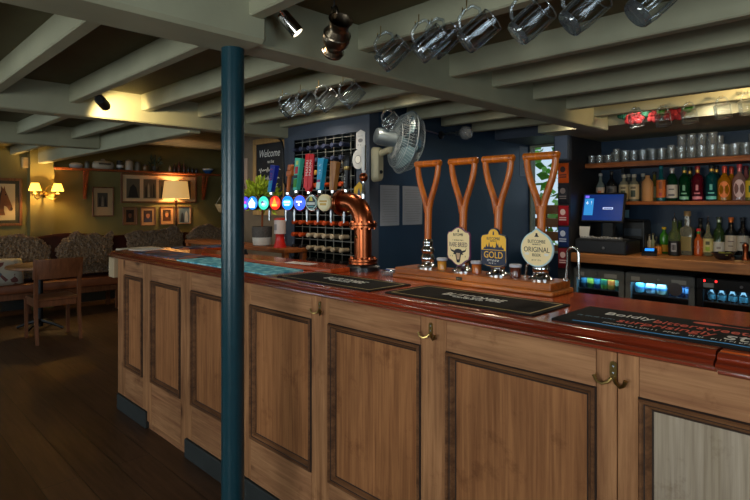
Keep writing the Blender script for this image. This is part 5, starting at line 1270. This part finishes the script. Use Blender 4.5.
t = ornament('dried_plant', 'dark bushy dried plant standing on the high shelf', 'plant', 155)
B().lathe([(.04, 0), (.05, .01), (.06, .08), (.05, .085)], seg=18).make('pot', plain((60, 52, 40), .6), t)
lb = B()
for k in range(90):
    d = Vector((R.gauss(0, .7), R.gauss(0, 1.0), R.uniform(.0, 1.3))).normalized(); q = R.uniform(.04, .19); c = Vector((0, 0, .075)) + d * q
    e = d * .07; w = e.cross(Vector((R.gauss(0, 1), R.gauss(0, 1), R.gauss(0, 1)))).normalized() * .014
    if c.z + e.z > .33 or abs(c.x + e.x) > .09 or abs(c.y + e.y) > .13: continue
    vs = [lb.bm.verts.new(p) for p in (c, c + e * .5 + w, c + e, c + e * .5 - w)]; lb.bm.faces.new(vs)
lb.tube([(0, 0, .05), (0, 0, .27)], .012, 6)
lb.make('foliage', LEAFD, t)
for u, h, r, c, lab in ((170, .11, .026, (176, 140, 100), 'small pale stone bottle on the high shelf'), (174.5, .14, .028, (70, 44, 34), 'dark brown bottle right of the pale stone one'), (179, .18, .030, (96, 50, 34), 'tallest brown bottle on the high shelf'), (184, .15, .030, (84, 56, 46), 'brown bottle right of the tallest one'), (188.5, .10, .026, (46, 36, 34), 'first of three short black bottles on the high shelf'), (192.5, .09, .026, (44, 36, 34), 'second of three short black bottles on the high shelf'), (196.5, .09, .026, (56, 40, 36), 'third of three short black bottles on the high shelf')):
    t = ornament('stone_bottle', label=lab, cat='bottle', u=u)
    B().lathe([(r * .9, 0), (r, .006), (r, h * .66), (r * .5, h * .8), (r * .45, h * .94)], seg=18).make('body', plain(c, .3), t)
    B().lathe([(r * .5, h * .94), (r * .5, h), (r * .3, h + .004)], seg=14).make('stopper', plain((110, 84, 56), .6), t)
t = ornament('china_bowl', 'blue and white china bowl at the right end of the high shelf', 'bowl', 208)
B().lathe([(.045, 0), (.05, .01), (.082, .05), (.088, .062)], seg=28).make('bowl', plain((40, 84, 140), .25), t)
B().lathe([(.0885, .062), (.094, .088), (.090, .088), (.07, .04), (0, .02)], seg=28, cap=False).make('rim', plain((186, 196, 204), .25), t)

def framed(label, u0, u1, v0, v1, X, fr, mount, pics, fw=.03, name='framed_picture', cat='picture'):
    y0, y1 = YX(u0, X + .03), YX(u1, X + .03); ym = (y0 + y1) / 2
    zt, zb_ = ZZ(v0, X, ym), ZZ(v1, X, ym)
    t = thing(name, label, cat, (X, ym, (zt + zb_) / 2)); w, h = (y1 - y0) / 2, (zt - zb_) / 2
    b = B()
    for a in ((-w, w, h - fw, h), (-w, w, -h, -h + fw), (-w, -w + fw, -h + fw, h - fw), (w - fw, w, -h + fw, h - fw)): b.box(0, .03, a[0], a[1], a[2], a[3], .004)
    b.make('frame', fr, t, smooth=False)
    B().box(.004, .012, -w + fw, w - fw, -h + fw, h - fw).make('mount', plain(mount, .7), t, smooth=False)
    for (a0, a1, b0, b1, c, art) in pics:
        p = B().box(.012, .0135, -w + 2 * w * a0, -w + 2 * w * a1, -h + 2 * h * b0, -h + 2 * h * b1).make('photograph', plain(c, .6), t, smooth=False)
        cy, cz = -w + w * (a0 + a1), -h + h * (b0 + b1); sw, sh = w * (a1 - a0), h * (b1 - b0)
        for k, (nm, poly, cc) in enumerate(art):
            B().prism([(x * sw, y * sh) for x, y in poly], .0, .0006 + .0003 * k, EAST((.0135, cy, cz))).make(nm, plain(cc, .6, var=.1), p, smooth=False)
    return t
def figs(n, c): return [('figure_shape', [(-.8 + 1.6 * k / n + .05, -.9), (-.8 + 1.6 * (k + 1) / n - .02, -.9), (-.8 + 1.6 * (k + .8) / n, .1 + .2 * (k % 2)), (-.8 + 1.6 * (k + .5) / n, .45 + .2 * (k % 2)), (-.8 + 1.6 * (k + .2) / n, .1 + .2 * (k % 2))], c[k % len(c)]) for k in range(n)]
portrait = lambda skin, coat, hair: [('coat_shape', [(-.9, -1), (.9, -1), (.8, -.5), (.3, -.25), (-.3, -.25), (-.8, -.5)], coat), ('head_shape', ell(.42, .5, 18, (0, .15)), skin), ('hair_shape', [(-.44, .25), (-.4, .6), (0, .75), (.4, .6), (.44, .25), (.25, .42), (-.25, .42)], hair)]
XW = -8.8
framed('picture of a small group in a wide pale mount, left of the long one', 92.5, 114, 187, 216.5, XW, FRAMEW, (176, 150, 112), [(.24, .72, .32, .80, (70, 64, 54), figs(3, [(34, 32, 30), (110, 100, 86)]))], .018)
framed('long frame of four old photographs behind the lamp shade', 121, 197, 174.5, 203, XW, FRAMEW, (206, 176, 134), [(a, a + .165, .16, .82, (96, 86, 66), figs(n, [(40, 38, 34), (150, 138, 112), (70, 64, 54)])) for a, n in ((.07, 1), (.28, 4), (.48, 3), (.75, 2))], .026)
framed('small framed dark portrait, leftmost under the long frame', 123, 137.5, 207, 225, XW, FRAMEW, (140, 100, 64), [(.24, .78, .16, .84, (40, 26, 22), portrait((110, 70, 50), (30, 20, 18), (20, 16, 14)))], .016)
framed('small framed portrait in a blue red coat, second under the long frame', 141, 156, 207, 225.5, XW, FRAMEW, (196, 150, 104), [(.2, .78, .18, .82, (60, 40, 44), portrait((186, 120, 90), (60, 60, 84), (60, 40, 36)))], .012)
framed('small framed portrait on a brown ground, third under the long frame', 160.5, 174.5, 206.5, 224.5, XW, FRAMEW, (200, 150, 104), [(.2, .76, .2, .82, (60, 38, 28), portrait((206, 140, 96), (96, 56, 36), (120, 90, 60)))], .012)
framed('small blue tinted framed photograph, rightmost under the long frame', 178, 191.5, 206.5, 224, XW, FRAMEW, (176, 170, 156), [(.12, .86, .08, .92, (84, 104, 126), figs(2, [(40, 50, 64), (150, 166, 180)]))], .012)
horse = [(-.95, -1), (-.55, -.2), (-.5, .3), (-.30, .62), (-.34, .92), (-.16, .70), (-.06, .90), (.0, .62), (.16, .36), (.36, -.05), (.55, -.38), (.60, -.58), (.48, -.72), (.30, -.70), (.12, -.46), (-.10, -.38), (-.1, -.7), (0, -1)]
mane = [(-.5, .3), (-.34, .62), (-.36, .88), (-.26, .6), (-.36, .2), (-.44, -.3), (-.6, -.5), (-.58, -.2)]
framed('large framed painting of a brown horse head', -14, 22.5, 178, 226, XW, FRAMEW, (58, 56, 44), [(.12, .80, .12, .88, (196, 178, 138), [('horse_head', [(x + .2, y * .85 + .12) for x, y in horse], (112, 70, 40)), ('horse_mane', [(x + .2, y * .85 + .12) for x, y in mane], (46, 30, 22)), ('horse_muzzle', ell(.11, .10, 14, (.70, -.38)), (60, 40, 30)), ('horse_eye', ell(.05, .04, 10, (.22, .40)), (20, 14, 12))])], .035)
t = thing('wall_speaker', 'small pale box high on the wall left of the pier', 'speaker', (XW, YX(25, XW), 2.04))
B().box(0, .07, -.045, .045, -.075, .075, .008).make('case', plain((170, 150, 110), .5), t, smooth=False)
B().box(.07, .072, -.034, .034, -.062, .05, .002).make('grille', plain((150, 130, 96), .7), t, smooth=False)

# shaded lamps
SHADE = None
def shade_mat(name, c, e, es):
    m, nt, b = newmat(name); setp(b, Base_Color=srgb(c), Roughness=.8, Emission_Color=srgb(e), Emission_Strength=es, Transmission_Weight=0.)
    return m
def lampbulb(p, w, colr=(1, .6, .22), r=.02):
    L = bpy.data.lights.new('lamp_bulb', 'POINT'); L.energy = w; L.color = colr; L.shadow_soft_size = r
    o = bpy.data.objects.new('lamp_bulb', L); COL.objects.link(o); o.location = p
XP = -8.64
t = thing('wall_lamp', 'twin armed brass wall lamp with two glowing cream shades', 'lamp', (XP, YX(43.5, XP), 1.60))
B().lathe([(.045, 0), (.045, .01), (.02, .022)], seg=20, m=basis((0, 1, 0), (0, 0, 1), (0, 0, 0))).ball((.03, 0, 0), .018, 12, 8).make('wall_plate', BRASS, t)
WS = shade_mat('wall_shade', (250, 214, 130), (255, 190, 70), 3.2)
for s in (-1, 1):
    yl = s * .142; xo = .15 - .02 * s
    B().tube([(.02, 0, 0), (.05, s * .05, -.05), (.09, s * .10, -.07), (xo, yl, -.045), (xo, yl, .0)], .007, 8).tube([(.02, 0, .01), (.03, s * .03, .09), (.05, s * .07, .13), (.05, s * .10, .10)], .005, 8).make('arm', BRASS, t)
    B().lathe([(.03, 0), (.034, .006), (.012, .012), (.012, .07)], (xo, yl, 0), 16).make('candle_holder', CREAM, t)
    b = B(); b.lathe([(.080, .045), (.079, .047), (.046, .150), (.045, .150), (.077, .047), (.078, .045)], (xo, yl, 0), 26, cap=False); b.make('shade', WS, t)
    lampbulb((XP + xo, t.location.y + yl, 1.60 + .105), LB1, (1, .62, .20))
XLm = -8.6
yl = YX(176, XLm)
t = thing('floor_lamp', 'standing lamp with a tall cream shade behind the bench', 'lamp', (XLm, yl, 0))
B().lathe([(.14, 0), (.14, .02), (.05, .035), (.02, .06)], seg=28).make('base', IRON, t)
B().lathe([(.016, .05), (.016, 1.2), (.022, 1.22), (.016, 1.24), (.016, 1.50), (.03, 1.52), (.012, 1.54), (.012, 1.62)], seg=16).make('pole', wood('lamp_pole', (64, 36, 24), (96, 56, 36), .35, 'z', 4, 8), t)
B().lathe([(.215, 1.555), (.214, 1.557), (.180, 1.84), (.178, 1.84), (.212, 1.557), (.213, 1.555)], seg=36, cap=False).make('shade', shade_mat('floor_shade', (226, 200, 150), (255, 196, 110), .42), t)
lampbulb((XLm, yl, 1.70), LB2, (1, .66, .30), .03)
t = thing('hanging_pendant', 'woven cream pendant hanging half behind the teal column', 'pendant', (XY(222.5, 3.9), 3.9, 1.45))
t.location = (-6.05, 3.42, 1.44)
B().lathe([(.02, -.10), (.08, -.07), (.115, 0), (.12, .02), (.117, .02), (.112, 0), (.076, -.066), (0, -.094)], seg=24, cap=False).make('bowl', mat('woven', (206, 170, 120), .7, var=.25, scale=60, bump=.4), t)
b = B()
for k in range(3):
    a = 2 * PI * k / 3 + .4; b.tube([(.116 * math.cos(a), .116 * math.sin(a), .02), (0, 0, .2)], .003, 6)
b.tube([(0, 0, .2), (0, 0, .98)], .004, 6); b.make('cord', plain((200, 190, 170), .6), t)

# bench, sheepskins, table, chair, cushion
t = thing('bench', 'long wall bench with a tan seat and oxblood leather back', 'bench', (-8.1, 3.0, 0))
y0, y1 = -2.3, 2.15
B().box(-.20, .20, y0, y1, .34, .455, .03, seg=2).make('seat', TAN, t)
b = B(); n = 40; rings = []
for i in range(n + 1):
    y = y0 + (y1 - y0) * i / n; zt = 1.03 + .03 * math.sin(i * .55)
    rings.append([(-.20, y, .30), (-.20, y, zt - .04), (-.225, y, zt), (-.29, y, zt), (-.32, y, zt - .04), (-.32, y, .30)])
b.loops(rings).make('backrest', LEATHER, t)
B().box(-.32, .15, y0, y1, .26, .34, .004).make('seat_frame', CHAIRW, t, smooth=False)
for y in (-2.2, -1.2, -.2, .8, 2.0):
    for x in (-.28, .10): B().box(x, x + .05, y, y + .05, 0, .26).make('leg', CHAIRW, t, smooth=False)
def noise(a, b_, s): return math.sin(a * 12.9898 * s + b_ * 4.1 * s) * .5 + math.sin(a * 5.3 * s - b_ * 9.7 * s + 1.3) * .5
def sheepskin(label, u0, u1, tops, drop):
    ya, yb = YX(u0, -8.36), YX(u1, -8.36)
    t = thing('sheepskin', label, 'sheepskin', (-8.42, (ya + yb) / 2, .5)); w = (yb - ya) / 2 - .045
    nu, nv = 150, 120; rnd = random.Random(int(u0) + 3)
    jit = [[(rnd.gauss(0, 1), rnd.gauss(0, 1)) for _ in range(nv + 1)] for _ in range(nu + 1)]
    def f(u, v):
        k = u * (len(tops) - 1); i = min(int(k), len(tops) - 2); fr = k - i; fr = fr * fr * (3 - 2 * fr)
        zt = tops[i] * (1 - fr) + tops[i + 1] * fr
        path = [(.165, zt - .0), (.17, zt + .03), (.185, zt + .04), (.205, zt + .0), (.21, zt - .14), (.21, .62), (.215, drop + .09), (.24, drop + .04), (.33, drop + .02)]
        if drop > .52: path = path[:7]
        q = v * (len(path) - 1); j = min(int(q), len(path) - 2); g = q - j
        x = path[j][0] * (1 - g) + path[j + 1][0] * g; z = path[j][1] * (1 - g) + path[j + 1][1] * g
        edge = .012 * noise(v * 3, u0, 1.3)
        ju, jv = jit[round(u * nu)][round(v * nv)]
        fl = .012 * noise(u * 9, v * 7, 1.0) + .008 * ju
        inner = min(1, 6 * min(u, 1 - u))
        return Vector((x + (fl + .022 * inner) * (1 if v > .3 else (-.2 if v < .12 else .6)), -w + 2 * w * u + edge + .008 * jv, z - .5 + (fl + .02 * inner) * (1 if v < .5 else .3)))
    b = B().grid(f, nu, nv)
    o = b.make('fleece', FUR, t)
    md = o.modifiers.new('thick', 'SOLIDIFY'); md.thickness = .012
sheepskin('grey brown sheepskin draped at the left end of the bench', -40, 51, [.93, .95, .98, 1.0, .95, .85], .49)
sheepskin('grey brown sheepskin on the bench behind the wooden chair', 50, 112, [.82, .93, 1.01, .96, .98, .93, 1.02], .49)
sheepskin('brown sheepskin on the bench below the small portraits', 120, 181, [.97, 1.0, .98, .99, 1.0, 1.06, .96], .66)
sheepskin('dark brown sheepskin on the bench beside the teal column', 181, 226, [.92, 1.03, 1.06, .98, 1.08], .66)
t = thing('scatter_cushion', 'patterned pale cushion leaning at the left end of the bench', 'cushion', (-7.98, YX(3, -7.98), .62))
m = Matrix.Rotation(math.radians(-18), 4, 'Y')
def pil(u, v, s=1):
    a, c = u * 2 - 1, v * 2 - 1; th = .075 * ((1 - a ** 4) * (1 - c ** 4)) ** .5
    return m @ Vector((s * th, a * .22 * (1 - .06 * c * c), c * .17 * (1 - .06 * a * a)))
B().grid(lambda u, v: pil(u, v, 1), 18, 18).grid(lambda u, v: pil(u, v, -1), 18, 18).make('cover', mm2, t)
t = thing('pub_table', 'round wooden pub table on a black iron pedestal', 'table', (-7.25, 1.70, 0))
B().lathe([(.33, .715), (.345, .722), (.345, .745), (.335, .752)], seg=44).make('tabletop', wood('table_top', (110, 70, 40), (160, 112, 70), .35, 'y', 3, 12), t)
B().lathe([(.03, .03), (.03, .66), (.09, .70), (.12, .715)], seg=18).make('pedestal', IRON, t)
for k in range(4):
    a = PI / 4 + PI / 2 * k; B().tube([(.02 * math.cos(a), .02 * math.sin(a), .10), (.16 * math.cos(a), .16 * math.sin(a), .06), (.27 * math.cos(a), .27 * math.sin(a), .014)], [.024, .02, .014], 8).make('foot', IRON, t)
t = thing('wooden_chair', 'brown wooden chair with its back turned, drawn up to the table', 'chair', (-6.66, 1.68, 0))
B().box(-.21, .20, -.215, .215, .435, .465, .008).make('seat', CHAIRW, t, smooth=False)
B().box(-.20, .19, -.205, -.18, .375, .435, .002).box(-.20, .19, .18, .205, .375, .435, .002).box(-.205, -.18, -.2, .2, .375, .435, .002).box(.165, .19, -.2, .2, .375, .435, .002).make('seat_rail', CHAIRW, t, smooth=False)
for y in (-.205, .205):
    B().tube([(.26, y, 0), (.20, y, .30), (.195, y, .46), (.215, y, .70), (.235, y, .885)], [.020, .024, .026, .024, .020], 4).make('rear_leg', CHAIRW, t, smooth=False)
    B().tube([(-.20, y, 0), (-.195, y, .435)], [.020, .026], 4).make('front_leg', CHAIRW, t, smooth=False)
b = B(); b.loops([[(.205 + .03 * (z - .68) / .2 + .025 * (1 - (y / .2) ** 2) + dx, y, z) for z, dx in ((.675, 0), (.86, 0), (.885, .005), (.885, .020), (.86, .024), (.675, .020))] for y in [-.235 + .47 * i / 14 for i in range(15)]]).make('backrest', CHAIRW, t)

# ============================== camera, world, render ===================================
w = bpy.data.worlds.new('sky'); scene.world = w; w.use_nodes = True
bg = w.node_tree.nodes['Background']; bg.inputs['Color'].default_value = (.75, .87, 1, 1); bg.inputs['Strength'].default_value = .85
cam = bpy.data.cameras.new('camera'); cam.sensor_width = 36; cam.lens = 36 * 540 / 750; cam.shift_y = -(250 - 205) / 750; cam.clip_start = .05
co = bpy.data.objects.new('camera', cam); COL.objects.link(co); co.location = (0, 0, EYE); co.rotation_euler = (PI / 2, 0, math.radians(45))
scene.camera = co
scene.view_settings.view_transform = 'Standard'; scene.view_settings.look = 'None'; scene.view_settings.gamma = 1; scene.view_settings.use_curve_mapping = False
scene.view_settings.exposure = EXPO
scene.cycles.use_denoising = True
try: scene.cycles.denoiser = 'OPENIMAGEDENOISE'
except Exception: pass
scene.cycles.max_bounces = 12; scene.cycles.transmission_bounces = 10; scene.cycles.transparent_max_bounces = 24; scene.cycles.sample_clamp_indirect = 4
scene.cycles.caustics_refractive = False; scene.cycles.caustics_reflective = False
